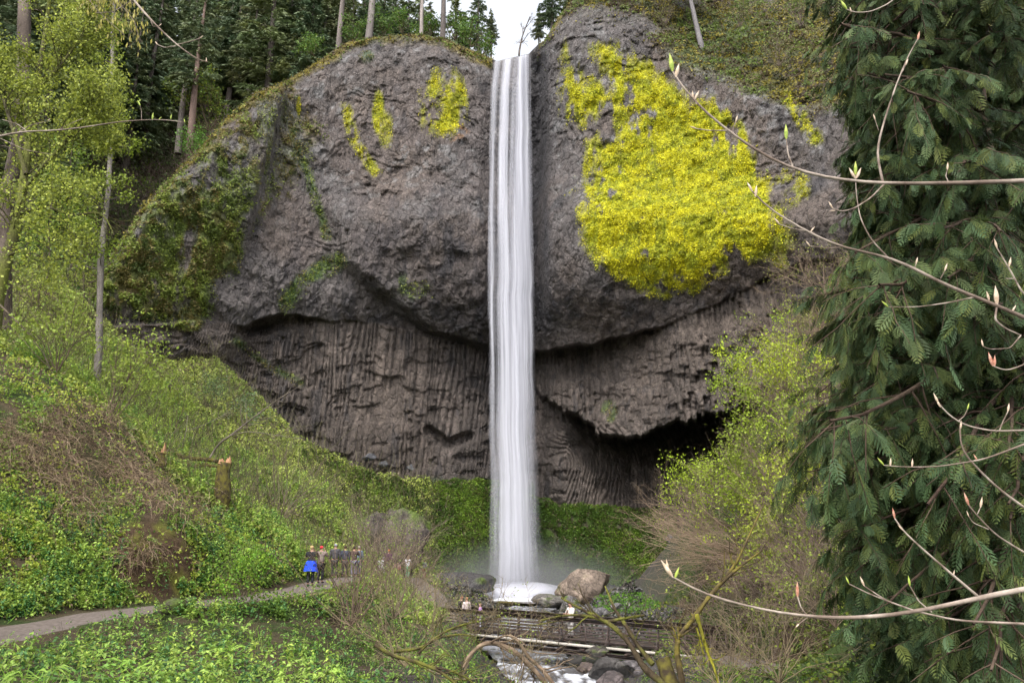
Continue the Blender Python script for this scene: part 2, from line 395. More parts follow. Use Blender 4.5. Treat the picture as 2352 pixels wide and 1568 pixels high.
# ------------------------------------------------------------------ cliff
RIM = np.array([(-300,900),(170,760),(228,650),(250,600),(330,470),(430,372),(520,272),(590,212),(650,188),(700,162),(760,120),(800,98),(870,86),(960,76),(1010,86),(1080,112),(1132,136),(1142,141),(1160,136),(1215,124),(1225,112),(1250,92),(1280,42),(1312,4),(1345,-50),(1500,-190),(1800,-330),(2600,-500)], float)
B1 = np.array([(0,760),(430,738),(470,735),(560,748),(600,735),(640,722),(760,735),(900,745),(1000,775),(1120,805),(1180,812),(1240,808),(1350,792),(1490,760),(1562,735),(1660,690),(1763,635),(1850,600),(1931,595),(2600,560)], float)
B3 = np.array([(0,1300),(1200,1300),(1222,870),(1240,904),(1305,947),(1386,995),(1486,990),(1571,960),(1662,951),(1750,900),(1850,840),(2000,800),(2600,800)], float)
CRK = np.array([(-600,560),(300,640),(430,700),(520,745),(600,765),(660,830),(720,900),(760,960),(805,1120),(840,1300)], float)  # y -> x
xs = np.arange(150, 2420, 2.0); nr_ = 500
rim = np.interp(xs, RIM[:, 0], RIM[:, 1]) + 5 * fbm(np.stack([xs, xs * 0, xs * 0], -1), 30, 4, 9)
rim = np.where((xs > 1136) & (xs < 1222), np.interp(xs, RIM[:, 0], RIM[:, 1]), rim)
base = np.full(xs.shape, 1300.0)
t = np.linspace(0, 1, nr_)[:, None]
px = np.broadcast_to(xs[None], (nr_, len(xs))); py = base[None] + (rim - base)[None] * t
def cliffY(px, py):
    yb = np.interp(px, [100,250,400,560,700,900,1100,1135,1180,1216,1236,1262,1300,1500,1700,1900,2100,2400],
                       [72,80,87,93,98,103,106,107.5,108.5,108,106,103.5,102,98,91,82,73,62])
    b1 = np.interp(px, B1[:, 0], B1[:, 1]) + 7 * fbm(np.stack([px, py * 0, px * 0], -1), 40, 4, 61)
    b3 = np.interp(px, B3[:, 0], B3[:, 1]) + 10 * fbm(np.stack([px, py * 0, px * 0], -1), 40, 4, 62)
    jc = np.floor(px / 9.7).astype(int)
    b3 = b3 + (12 * (hash3(jc, jc * 0, jc * 0, 11) - 0.5) + 14 * (hash3(jc // 3, jc * 0, jc * 0, 12) - 0.5)) * (px > 1240)
    up = b1 - py
    # upper mass
    amp = np.interp(px, [150,430,760,900,1000,1180,1260,1400,1600,1900,2100], [0.6,0.8,1.0,2.6,4.0,3.8,4.2,5.2,3.6,2.6,2.4])
    wid = np.interp(px, [150,760,900,1100,1300,1500,1700,1900], [50,60,130,170,190,170,130,100])
    amp = amp - 1.5 * np.exp(-((px - 1175) / 70) ** 2)
    s = np.clip(up / wid, 0, 1)
    adv = np.interp(px, [700,900,1100,1236,1262,1500,1800], [0,0.8,2.4,3.2,3,2,0])
    Yu = yb - amp * (0.65 * s + 0.35 * (1 - (1 - s) ** 2)) - adv * ss(0, 0.8, s) + 3.5 * np.clip((up - wid) / 650, 0, 1) ** 1.5 * (1 - 0.7 * np.exp(-((px - 1175) / 70) ** 2))
    # top of the right mass leans back under its mossy slope
    lean = np.interp(px, [1240,1300,1480,1560,1700,1800,1900,2400], [110,60,70,150,215,250,260,240])
    Yu = Yu + np.where(px > 1240, np.clip(lean - py, 0, 600) * 0.055, 0)
    # rounded shoulder on the left
    rimy = np.interp(px, RIM[:, 0], RIM[:, 1])
    Yu = Yu + np.where(px < 1130, 2.5 * (1 - np.clip((py - rimy) / 60, 0, 1)) ** 2, 0)
    # mossy left buttress stands forward of the grey face, crack and central lobe
    Yu = Yu - 2.6 * ss(0, 30, 660 + (py - 250) * -0.25 - px) * ss(640, 420, px * 0 + py)
    xc = np.interp(py, CRK[:, 0], CRK[:, 1]); Yu = Yu - 3.2 * ss(-3, 60, px - xc) * ss(380, 520, py)
    # deep gully behind the fall
    g = np.exp(-((px - 1236) / 17) ** 2) * ss(110, 170, py) * (1 - ss(640, 800, py)); Yu = Yu + 2.2 * g
    # lower mass
    dn = -up
    R1 = np.interp(px, [150,430,560,640,900,1000,1120,1240,1350,1480,1560,1700,1900], [0.8,0.9,1.8,1.3,1.6,3.6,5.2,6.2,6.8,3.5,0.9,0.5,0.5])
    Yl = yb - np.interp(px, [700,900,1000,1400,1560,1700,1900], [0,3,4,4,4.5,3,2.5]) + R1 - 0.45 * R1 * ss(0, 240, dn)
    # left columnar lip (430..560)
    Yl = Yl - 2.2 * ss(590, 540, px + (py - 740) * 0.3) * ss(860, 800, py)
    Yl = Yl + 2.6 * np.exp(-(((px - 600) / 55) ** 2 + ((py - (758 - (px - 600) * 0.25)) / 13) ** 2))
    Yl = Yl - 2.5 * ss(0, 1, (py - 900) / 350)
    cw = np.interp(px, [1200,1235,1300,1380,1450,1520,1700,1850], [0,0.10,0.28,0.6,0.95,1.1,1.1,0.4])
    dd = py - b3
    Yl = Yl - np.where(px > 1225, 2.0 * ss(-160, 0, dd), 0) * ss(1225, 1300, px)
    Yl = Yl + 20 * cw * ss(0, 9, dd) * (1 - 0.35 * np.clip(dd / 180, 0, 1))
    # ledges of broken column ends
    bl = fbm(np.stack([px, py * 1.7, px * 0], -1), 60, 3, 63)
    Yl = Yl + 0.35 * ss(0.05, 0.12, bl) - 0.35 * ss(-0.1, -0.2, bl)
    # notch (995-1060,1000)
    Yl = Yl + 1.5 * ss(18, 4, linedist(px, py, [(985, 990), (1030, 1022), (1075, 1003)]))
    k = ss(-3, 4, dn)
    return Yu * (1 - k) + Yl * k, k, dd, up
Yc, kl, dd, up = cliffY(px, py)
pc = P(px, py, Yc)
# craggy relief
w3 = pc * np.array([1, 1, 0.7])
rough = 1.3 * fbm(pc, 11, 3, 71) + 0.5 * np.abs(fbm(w3, 3.2, 4, 72)) * 2 - 0.4
qf = fbm(pc * np.array([1, 1, 1.5]) + pc[..., [2]] * np.array([0.5, 0, 0]), 10, 4, 78) * 6; fr = qf - np.floor(qf)
qg = fbm(pc * np.array([1.3, 1, 0.8]), 3.0, 3, 79) * 4; fg = qg - np.floor(qg)
rough = rough + 0.30 * (fr - 0.5) * ss(-0.2, 0.3, fbm(pc, 6, 3, 80)) + 0.10 * (fg - 0.5)
fine = 0.42 * fbm(w3, 1.1, 4, 73) + 0.25 * np.abs(fbm(w3 * np.array([1, 1, 0.5]), 0.55, 3, 74))
shear = np.interp(px, [150,430,470,640,760,1240,1300,1480,1600], [0.5,0.6,0.5,0.05,0,0.1,0.5,0.15,0]) * np.where(px > 1230, ss(960, 1080, py), 1)
cs = pc[..., 0] + pc[..., 2] * -shear + 0.12 * fbm(pc, 5, 2, 75) + 0.9 * vnoise(np.stack([pc[..., 0] / 1.6, pc[..., 0] * 0, pc[..., 2] * 0.02], -1), 76)
cw_ = 0.62; ci = np.floor(cs / cw_); cf = cs / cw_ - ci
hh = 3.5 + 6.0 * hash3(ci.astype(int), (ci * 0).astype(int), (ci * 0).astype(int), 5)
zi = np.floor(pc[..., 2] / hh + 10 * hash3(ci.astype(int), (ci * 0).astype(int), (ci * 0).astype(int), 6))
colh = hash3(ci.astype(int), zi.astype(int), (ci * 0).astype(int), 7)
groove = (np.abs(cf - 0.5) * 2) ** 2.2
colrel = 0.55 * groove + 0.30 * (colh - 0.5) * (0.35 + 0.65 * ss(-0.1, 0.3, fbm(pc, 7, 2, 76)))
# chunky hanging column ends on the right
chn = (0.35 + 0.65 * ss(1440, 1520, px + (py - 760) * -0.3)) * ss(1250, 1300, px) * kl * ss(770, 850, py + (px - 1550) * 0.25)
chn = chn * ss(30, -20, dd)
cells = hash3(ci.astype(int), np.floor(pc[..., 2] / 1.1 + 5 * hash3(ci.astype(int), (ci * 0).astype(int), (ci * 0).astype(int), 9)).astype(int), (ci * 0).astype(int), 8)
colmask = kl * (0.3 + 0.7 * ss(-0.3, 0.0, fbm(pc, 8, 3, 77)))
disp = (rough * (1 - 0.72 * kl) + fine * (1 - 0.55 * kl)) + colrel * colmask + chn * (cells - 0.5) * 1.5
# ---- masks
nA = fbm(pc, 4.5, 5, 81, 0.6); nB = fbm(pc, 1.0, 4, 82, 0.6); nC = fbm(pc, 14, 3, 83)
nV = fbm(pc * np.array([1, 1, 0.28]), 1.4, 5, 84, 0.6)
big = [(1275,170),(1300,285),(1345,292),(1392,252),(1402,310),(1345,320),(1352,370),(1322,450),(1345,500),(1335,560),(1372,602),(1440,645),(1500,672),(1560,672),(1640,640),(1700,600),(1785,590),(1790,500),(1762,400),(1722,300),(1690,232),(1640,225),(1590,240),(1550,190),(1480,160),(1420,105),(1368,75),(1352,110),(1400,200),(1335,170),(1300,90)]
lich = ss(-16, 34, polydist(px, py, big) + 46 * nV + 16 * nA - 2) * ss(-0.48, -0.05, 1.5 * nV + 0.5 * nB + 0.6 * nA + 0.005 * np.clip(polydist(px, py, big), 0, 60))
lich = lich * (1 - ss(1.0, 0.0, np.hypot((px - 1700) / 60, (py - 470) / 120)) * 0.0)
def spot(x0, y0, rx, ry, a=0.6): return ss(-0.35, 0.35, 1 - np.hypot((px - x0) / rx, (py - y0) / ry) + a * nV + 0.15 * nB)
lich2 = ss(-0.35, 0.15, nV + 0.5 * nB) * np.maximum.reduce([spot(1018, 242, 50, 62), spot(868, 255, 11, 48) , ss(17, 3, linedist(px, py, [(795, 250), (812, 320), (862, 395)]) + 14 * nV), spot(885, 300, 16, 35) * 0.6,
                           ss(24, 6, linedist(px, py, [(1808, 222), (1835, 262), (1872, 318)]) + 16 * nV), spot(686, 240, 5, 20), spot(1820, 430, 30, 40) * 0.6, spot(1780, 560, 40, 60) * 0.5])
orange = spot(1045, 300, 30, 22, 1.3) * (1 - lich2) * 0.5 * ss(-0.2, 0.3, nB)
mossL = [(200,700),(240,610),(330,470),(430,365),(590,200),(655,180),(690,240),(735,330),(660,420),(600,470),(560,560),(510,640),(440,735),(330,700)]
dm = polydist(px, py, mossL)
moss = ss(-25, 30, dm + 60 * nA + 20 * nB) * ss(-0.45, 0.15, nV + 0.4 * nC + 0.1) * (py < 760)
moss = moss * (0.35 + 0.65 * ss(0.25, 0.75, (730 - px) / 420 + 0.5 * ss(-0.2, 0.3, nA) ))
rimd = py - np.interp(px, xs, rim)
mossrim = ss(26, 2, rimd + 26 * nA - 2) * (px < 1132) + ss(22, 2, rimd + 20 * nA) * (px > 1236)
leany = np.interp(px, [1240,1300,1480,1560,1700,1800,1900,2400], [110,60,70,150,215,250,260,240])
mossR = ss(-20, 40, leany - py + 45 * nA) * (px > 1225)
mossR = mossR * (0.12 + 0.88 * ss(-0.35, 0.05, 0.8 * nC + 0.9 * nA + 0.0012 * (px - 1500)))
green_ = np.maximum.reduce([ss(16, 2, linedist(px, py, [(672, 300), (720, 440), (752, 540)]) + 16 * nV), ss(24, 4, linedist(px, py, [(775, 600), (690, 640), (655, 700)]) + 22 * nA), ss(16, 2, linedist(px, py, [(545, 785), (600, 830), (690, 880)]) + 10 * nA), spot(1400, 945, 16, 22) * 0.8, spot(950, 660, 40, 22, 1.2) * 0.5, spot(840, 130, 18, 14) * 0.6])
talusg = ss(1095, 1125, py + 26 * nA) * (px < 1230) * ss(780, 860, px)
# ---- colours
grey = C3(0.132, 0.114, 0.106); warm = C3(0.150, 0.117, 0.098); dark = C3(0.036, 0.034, 0.037); pale = C3(0.27, 0.26, 0.25)
c = lerp3(np.broadcast_to(grey, pc.shape), warm, ss(-0.2, 0.35, nC + 0.4 * nA))
c = lerp3(c, dark, ss(-0.05, 0.5, nV) * 0.75 * (1 - 0.4 * kl))
c = lerp3(c, pale, ss(0.12, 0.5, -nB - 0.4 * nA) * (0.6 - 0.4 * kl) * ss(620, 330, py))
c = lerp3(c, C3(0.150, 0.122, 0.112), ss(-0.1, 0.3, nA) * ss(430, 330, np.abs(py - 560)) * (px < 1130) * (px > 560) * 0.5)
c = lerp3(c, C3(0.132, 0.103, 0.083), kl * 0.78)
strk = fbm(pc * np.array([1, 1, 0.06]), 0.9, 4, 85, 0.6)
c = c * (1 + kl * (0.45 * strk + 0.35 * (colh - 0.5)))[..., None]
c = lerp3(c, C3(0.03, 0.03, 0.034), kl * ss(0.15, 0.5, strk + nA * 0.6) * 0.6)
c = lerp3(c, C3(0.035, 0.034, 0.038), np.clip(np.exp(-((px - 1238) / 26) ** 2) * (py < 760) + 0.55 * np.exp(-((px - 1120) / 150) ** 2) * ss(440, 640, py) * (1 - 0.4 * kl) + 0.4 * ss(0.0, 0.35, nA + 0.4 * nV) * ss(700, 560, np.abs(py - 640) + 500) * (1 - kl), 0, 0.75))  # shadow in the gully right of the fall painted dark, with wet rock zones
mc = lerp3(np.broadcast_to(C3(0.12, 0.15, 0.03), pc.shape), C3(0.16, 0.125, 0.04), ss(-0.1, 0.4, nC * 0.6 + nA + 0.0015 * (450 - py)))
mc = lerp3(mc, C3(0.04, 0.055, 0.012), ss(0.0, 0.5, nB) * 0.6)
c = c * np.array([0.83, 0.84, 0.86])
c = lerp3(c, mc, np.clip(moss * 0.92, 0, 1) * ss(-0.35, 0.1, nV + 0.5 * nB + 0.2))
mr_ = lerp3(np.broadcast_to(C3(0.12, 0.11, 0.025), pc.shape), C3(0.06, 0.045, 0.028), ss(-0.15, 0.3, nA + 0.3 * nB))
mr_ = lerp3(mr_, C3(0.06, 0.10, 0.02), ss(0.0, 0.4, nC) * 0.7)
c = lerp3(c, mr_, mossR * 0.93)
c = lerp3(c, lerp3(np.broadcast_to(C3(0.16, 0.125, 0.02), pc.shape), C3(0.06, 0.07, 0.015), ss(-0.1, 0.4, nA)), np.clip(mossrim, 0, 0.95))
c = lerp3(c, C3(0.06, 0.12, 0.018), np.clip(green_ * ss(-0.5, 0.2, nV + nB * 0.5), 0, 1) * 0.7)
c = lerp3(c, C3(0.04, 0.08, 0.012), talusg * 0.9)
c = lerp3(c, C3(0.35, 0.15, 0.02), orange)
lc = lerp3(np.broadcast_to(C3(0.42, 0.41, 0.014), pc.shape), C3(0.22, 0.24, 0.02), ss(0.0, 0.5, nB + 0.3 * nA) * 0.8)
lc = lerp3(lc, C3(0.10, 0.10, 0.02), ss(0.28, 0.6, nB + 0.2 * nV) * 0.75)
c = lerp3(c, lc, np.clip(np.maximum(lich, lich2 * 0.9), 0, 1))
disp = disp - 0.12 * lich * (0.5 + nB) - 0.4 * moss * (0.5 + nB) - 0.5 * mossR * nA
edge = ss(0, 8, rimd)
Yc2 = Yc + disp * (0.4 + 0.6 * edge) * np.where((px > 1140) & (px < 1218) & (rimd < 60), 0.3, 1)
pc = P(px, py, Yc2)
# rows continuing behind the rim
ks = np.array([0.25, 0.8, 1.6, 3, 5, 8, 12, 18, 28, 40.0])
rimp = pc[-1]
slope = np.interp(xs, [150, 600, 700, 1140, 1216, 1240, 2400], [0.35, 0.35, 0.12, 0.0, 0.0, 0.5, 0.6])
ext = np.stack([np.stack([rimp[:, 0] * (1 + k / rimp[:, 1]), rimp[:, 1] + k, rimp[:, 2] + slope * k + 0.5 * fbm(rimp + k, 3, 2, 4) * min(k, 1) * (slope > 0)], -1) for k in ks])
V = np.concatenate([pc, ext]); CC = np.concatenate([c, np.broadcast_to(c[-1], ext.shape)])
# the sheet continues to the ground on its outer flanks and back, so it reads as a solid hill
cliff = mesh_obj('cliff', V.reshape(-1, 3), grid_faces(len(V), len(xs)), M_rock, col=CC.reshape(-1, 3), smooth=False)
tag(cliff, kind='structure')
print('cliff', time.time() - T0)
def tufts(name, label, mask, n, seed, size, cols, cat, asp=0.5, out_=0.15, mat=None, jit=0.3):
    r = np.random.default_rng(seed); w = mask.ravel(); w = w / w.sum(); i = r.choice(w.size, n, p=w); q = pc.reshape(-1, 3)[i]
    q = q + r.normal(size=(n, 3)) * np.array([0.1, 0.05, 0.1]); q[:, 1] -= out_ * r.random(n)
    nrm = unit(r.normal(size=(n, 3)) * 0.7 + np.array([0, -0.6, 0.8])); a = unit(np.cross(nrm, r.normal(size=(n, 3)))); b = np.cross(nrm, a)
    sz = size * (0.5 + r.random(n)); L_ = a * (sz[:, None] * 0.5); W_ = b * (sz[:, None] * 0.5 * asp)
    V_ = np.stack([q - L_, q + W_, q + L_, q - W_], 1).reshape(-1, 3)
    ci_ = np.array(cols); pn = vnoise(q / 1.6, seed); k = np.clip(((pn + 1) * 0.5 * len(ci_) + jit * r.normal(size=n)).astype(int), 0, len(ci_) - 1)
    cc = ci_[k] * (0.6 + 0.8 * r.random((n, 1)))
    o = mesh_obj(name, V_, np.arange(len(V_)).reshape(-1, 4), mat or M_leaf, col=np.repeat(cc, 4, 0)); tag(o, label, cat, kind='stuff')
def unit(v): return v / (np.linalg.norm(v, axis=-1, keepdims=True) + 1e-9)
vis = (px > 200) & (px < 2100)
tufts('lichen', 'vivid yellow green lichen crusting the grey cliff on both sides of the fall', np.maximum(lich, lich2 * 0.8) * vis, 100000, 301, 0.15, [(0.52, 0.50, 0.015), (0.66, 0.61, 0.02), (0.32, 0.36, 0.03), (0.56, 0.54, 0.015)], 'lichen', asp=0.8, out_=0.04)
tufts('cliff_moss', 'green and rusty brown moss clumps over the left end of the cliff', (moss * (nB > -0.15) * (nV > -0.2) + 0.35 * green_) * vis, 34000, 302, 0.26, [(0.13, 0.18, 0.035), (0.22, 0.27, 0.05), (0.19, 0.16, 0.05), (0.09, 0.125, 0.03)], 'moss')
tufts('slope_moss', 'olive moss and heath plants over the steep slope above the yellow lichen', (mossR + 0.8 * np.clip(mossrim, 0, 1)) * vis, 70000, 303, 0.34, [(0.06, 0.065, 0.025), (0.26, 0.22, 0.035), (0.09, 0.065, 0.035), (0.15, 0.21, 0.035), (0.13, 0.11, 0.04)], 'moss', out_=0.3)

#@@STAGE2
# ------------------------------------------------------------------ water
import bmesh
def ico(sub):
    bm = bmesh.new(); bmesh.ops.create_icosphere(bm, subdivisions=sub, radius=1.0)
    v = np.array([q.co[:] for q in bm.verts]); f = np.array([[w.index for w in q.verts] for q in bm.faces]); bm.free(); return v, f
def mat_water(name, c, rough=0.35, alpha=False, trans=0.0, bump=0.3):
    m, nt = new_mat(name); L = nt.links
    out = N(nt, 'ShaderNodeOutputMaterial'); b = N(nt, 'ShaderNodeBsdfPrincipled')
    b.inputs['Roughness'].default_value = rough
    at = N(nt, 'ShaderNodeAttribute', attribute_name='Col')
    if alpha:
        b.inputs['Base Color'].default_value = (*c, 1)
        tr = N(nt, 'ShaderNodeBsdfTranslucent'); tr.inputs['Color'].default_value = (*c, 1)
        mx = N(nt, 'ShaderNodeMixShader'); mx.inputs[0].default_value = trans
        L.new(b.outputs[0], mx.inputs[1]); L.new(tr.outputs[0], mx.inputs[2])
        tp = N(nt, 'ShaderNodeBsdfTransparent'); m2 = N(nt, 'ShaderNodeMixShader')
        sp = N(nt, 'ShaderNodeSeparateColor'); L.new(at.outputs['Color'], sp.inputs[0])
        L.new(sp.outputs[0], m2.inputs[0]); L.new(tp.outputs[0], m2.inputs[1]); L.new(mx.outputs[0], m2.inputs[2])
        L.new(m2.outputs[0], out.inputs['Surface'])
    else:
        L.new(at.outputs['Color'], b.inputs['Base Color'])
        tc = N(nt, 'ShaderNodeTexCoord'); no = N(nt, 'ShaderNodeTexNoise'); no.inputs['Scale'].default_value = 2.5
        L.new(tc.outputs['Object'], no.inputs['Vector'])
        bp = N(nt, 'ShaderNodeBump'); bp.inputs['Strength'].default_value = bump; bp.inputs['Distance'].default_value = 0.1
        L.new(no.outputs['Fac'], bp.inputs['Height']); L.new(bp.outputs[0], b.inputs['Normal'])
        L.new(b.outputs[0], out.inputs['Surface'])
    return m
M_fall = mat_water('falling_water', (0.66, 0.66, 0.72), rough=0.6, alpha=True, trans=0.35)
M_water = mat_water('stream_water', (0.5, 0.5, 0.5), rough=0.25)
fall_root = empty('waterfall', P(1180, 1350, 92).tolist())
tag(fall_root, 'tall white plunging waterfall dropping from the notch in the cliff to the pool', 'waterfall')
yy = np.concatenate([np.linspace(119, 175, 24), np.linspace(180, 1366, 230)])
for li, (Y0, seed) in enumerate(((91.6, 1), (92.3, 2), (92.9, 3))):
    sgrid = np.linspace(0, 1, 90)
    S, Yp = np.meshgrid(sgrid, yy)
    lipy = 141 - 17 * S
    Yp2 = np.maximum(Yp, lipy)
    left = np.interp(Yp2, [120, 200, 300, 500, 900, 1150, 1300, 1366], [1141, 1131, 1127, 1123, 1123, 1122, 1119, 1112]) - 2 * li
    right = np.interp(Yp2, [120, 200, 400, 700, 1000, 1200, 1300, 1366], [1216, 1217, 1219, 1226, 1232, 1243, 1249, 1258]) + 2 * li
    wob = 1.0 + 2.5 * (Yp2 - 120) / 1250
    left = left + wob * 1.6 * fbm(np.stack([Yp2 / 70, S * 0, S * 0 + seed], -1), 1, 3, 41); right = right + wob * 1.6 * fbm(np.stack([Yp2 / 70, S * 0, S * 0 + seed + 9], -1), 1, 3, 43)
    xx = left + (right - left) * S + 0.8 * fbm(np.stack([Yp2 / 120, S * 2, S * 0 + seed], -1), 1, 2, 9)
    Yd = Y0 + 2.6 * (1 - np.sin(np.pi * np.clip(S, 0.02, 0.98)) ) * 0.6 + 7.0 * (1 - np.sqrt(np.clip((Yp2 - 125) / 1240, 0, 1))) + 0.25 * fbm(np.stack([S * 9, Yp2 / 300, S * 0], -1), 1, 2, seed)
    q = np.stack([S * 24 + 0.5 * fbm(np.stack([Yp2 / 260, S * 3, S * 0], -1), 1, 2, seed + 5), Yp2 / 420, S * 0 + seed * 7], -1)
    st_ = fbm(q, 1.0, 4, 300 + seed, 0.6)
    q2 = np.stack([S * 7, Yp2 / 500, S * 0 + seed * 3], -1); st2 = fbm(q2, 1.0, 2, 310 + seed)
    c1 = np.interp(Yp2, [120, 400, 800, 1200, 1366], [0.80, 0.76, 0.70, 0.56, 0.5]); w1 = np.interp(Yp2, [120, 400, 1366], [0.13, 0.2, 0.28])
    c2 = np.interp(Yp2, [120, 400, 800, 1366], [0.36, 0.32, 0.40, 0.36]); w2 = np.interp(Yp2, [120, 400, 1366], [0.07, 0.10, 0.2])
    main = np.exp(-((S - c1) / w1) ** 2); sec = 0.75 * np.exp(-((S - c2) / w2) ** 2); thin = 0.45 * np.exp(-((S - 0.07) / 0.05) ** 2)
    a = 0.06 + 0.85 * main + sec * 0.75 + thin + 0.6 * st_ + 0.35 * st2
    a = a * np.interp(Yp2, [120, 700, 1200], [1.0, 0.95, 0.9])
    edge_w = np.interp(Yp2, [120, 600, 1200, 1366], [0.03, 0.05, 0.2, 0.3])
    e = ss(0, 1, S / edge_w) * ss(0, 1, (1 - S) / edge_w)
    a = np.clip(a, 0.05, 1) * e * (0.72 if li == 0 else 0.6)
    mesh_obj('water_curtain', P(xx, Yp2, Yd).reshape(-1, 3), grid_faces(*S.shape), M_fall, parent=fall_root, col=np.repeat(a.reshape(-1, 1), 3, 1), smooth=True, origin=P(1180, 1350, 92))
# water thrown up where the fall lands
sv, sf = ico(5); k = sv[:, 2] > -0.05
dm_ = sv * np.array([5.6, 3.2, 1.7]); dm_ = dm_ * (1 + 0.18 * fbm(sv * 2, 1, 3, 12))[:, None]
al = ss(-0.05, 0.35, sv[:, 2]) * (0.35 + 0.65 * ss(1.0, 0.3, np.abs(sv[:, 0]))) * 0.8
al = np.clip(al * (1 - 0.6 * ss(0.55, 1.0, sv[:, 2] + 0.3 * fbm(sv, 0.5, 2, 3))), 0, 1)
mesh_obj('splash', dm_ + np.array([fall_root.location.x + 0.3, 91.0, -3.75]), sf, M_fall, parent=fall_root, col=np.repeat(al[:, None], 3, 1), smooth=True, origin=P(1180, 1350, 92))
# pool
th = np.linspace(0, 2 * np.pi, 97)[:-1]; rr = np.linspace(0, 1, 40)
T_, R_ = np.meshgrid(np.linspace(0, 2 * np.pi, 97), rr)
PX = 3.5 + 15.6 * R_ * np.cos(T_); PY = 88.5 + 9.7 * R_ * np.sin(T_)
fc = P(1182, 1350, 92)
dist = np.hypot((PX - fc[0]) / 1.35, (PY - 92)); nz = fbm(np.stack([PX, PY * 2, PX * 0], -1), 2.5, 3, 7)
wc = lerp3(np.broadcast_to(C3(0.8, 0.8, 0.84), PX.shape + (3,)), C3(0.11, 0.115, 0.11), ss(6, 15, dist + 2.5 * nz))
wc = lerp3(wc, C3(0.14, 0.12, 0.13), ss(83.5, 80.5, PY + 0.4 * nz))
pool = mesh_obj('plunge_pool', np.stack([PX, PY, -3.72 + 0.25 * np.exp(-(dist / 5) ** 2) + 0.06 * nz], -1).reshape(-1, 3), grid_faces(*PX.shape), M_water, col=wc.reshape(-1, 3), smooth=True)
tag(pool, kind='structure')
# creek
V, Fc = ribbon('creek', CREEK, 2.1, None, n=420, m=44)
tt = np.linspace(0, 1, 420)
cz = np.interp(V[:, 22, 1], CREEK[::-1, 1], CREEK[::-1, 2])
rap = fbm(np.stack([V[..., 0], V[..., 1] * 1.0, V[..., 0] * 0], -1), 1.5, 5, 55, 0.6)
V[..., 2] = cz[:, None] + 0.16 * rap + 0.10 * fbm(V * np.array([1, 0.6, 0]), 0.45, 3, 56)
foam = ss(-0.25, 0.3, rap + 0.5 * fbm(V * np.array([1.6, 0.5, 0]), 0.35, 3, 57)) * np.where(V[..., 1] > 47, 0.2, 1)
wc = lerp3(np.broadcast_to(C3(0.10, 0.095, 0.095), V.shape), C3(0.78, 0.8, 0.86), foam)
creek = mesh_obj('creek', V.reshape(-1, 3), Fc, M_water, col=wc.reshape(-1, 3), smooth=True); tag(creek, kind='structure')
# spray drifting at the foot of the fall: a real volume
m, nt = new_mat('spray'); out = N(nt, 'ShaderNodeOutputMaterial'); pv = N(nt, 'ShaderNodeVolumePrincipled')
pv.inputs['Color'].default_value = (0.93, 0.94, 0.97, 1); pv.inputs['Anisotropy'].default_value = 0.2
tc = N(nt, 'ShaderNodeTexCoord'); gr = N(nt, 'ShaderNodeTexGradient', gradient_type='SPHERICAL')
no = N(nt, 'ShaderNodeTexNoise'); no.inputs['Scale'].default_value = 3.0; no.inputs['Detail'].default_value = 2
ml = N(nt, 'ShaderNodeMath', operation='MULTIPLY'); m3 = N(nt, 'ShaderNodeMath', operation='MULTIPLY'); m3.inputs[1].default_value = 0.6
pw = N(nt, 'ShaderNodeMath', operation='POWER'); pw.inputs[1].default_value = 1.8
nt.links.new(tc.outputs['Object'], gr.inputs[0]); nt.links.new(tc.outputs['Object'], no.inputs['Vector'])
nt.links.new(gr.outputs['Fac'], pw.inputs[0]); nt.links.new(pw.outputs[0], ml.inputs[0]); nt.links.new(no.outputs['Fac'], ml.inputs[1])
nt.links.new(ml.outputs[0], m3.inputs[0]); nt.links.new(m3.outputs[0], pv.inputs['Density']); nt.links.new(pv.outputs[0], out.inputs['Volume'])
import bmesh
def ico_(sub):
    bm = bmesh.new(); bmesh.ops.create_icosphere(bm, subdivisions=sub, radius=1.0)
    v = np.array([q.co[:] for q in bm.verts]); f = np.array([[w.index for w in q.verts] for q in bm.faces]); bm.free(); return v, f
iv, if_ = ico(3)
mist = mesh_obj('spray', iv, if_, m, smooth=True); mist.scale = (15, 6.5, 6.5); mist.location = (1.5, 93.0, -3.0)
tag(mist, 'soft white spray drifting low around the foot of the waterfall', 'spray', kind='stuff')

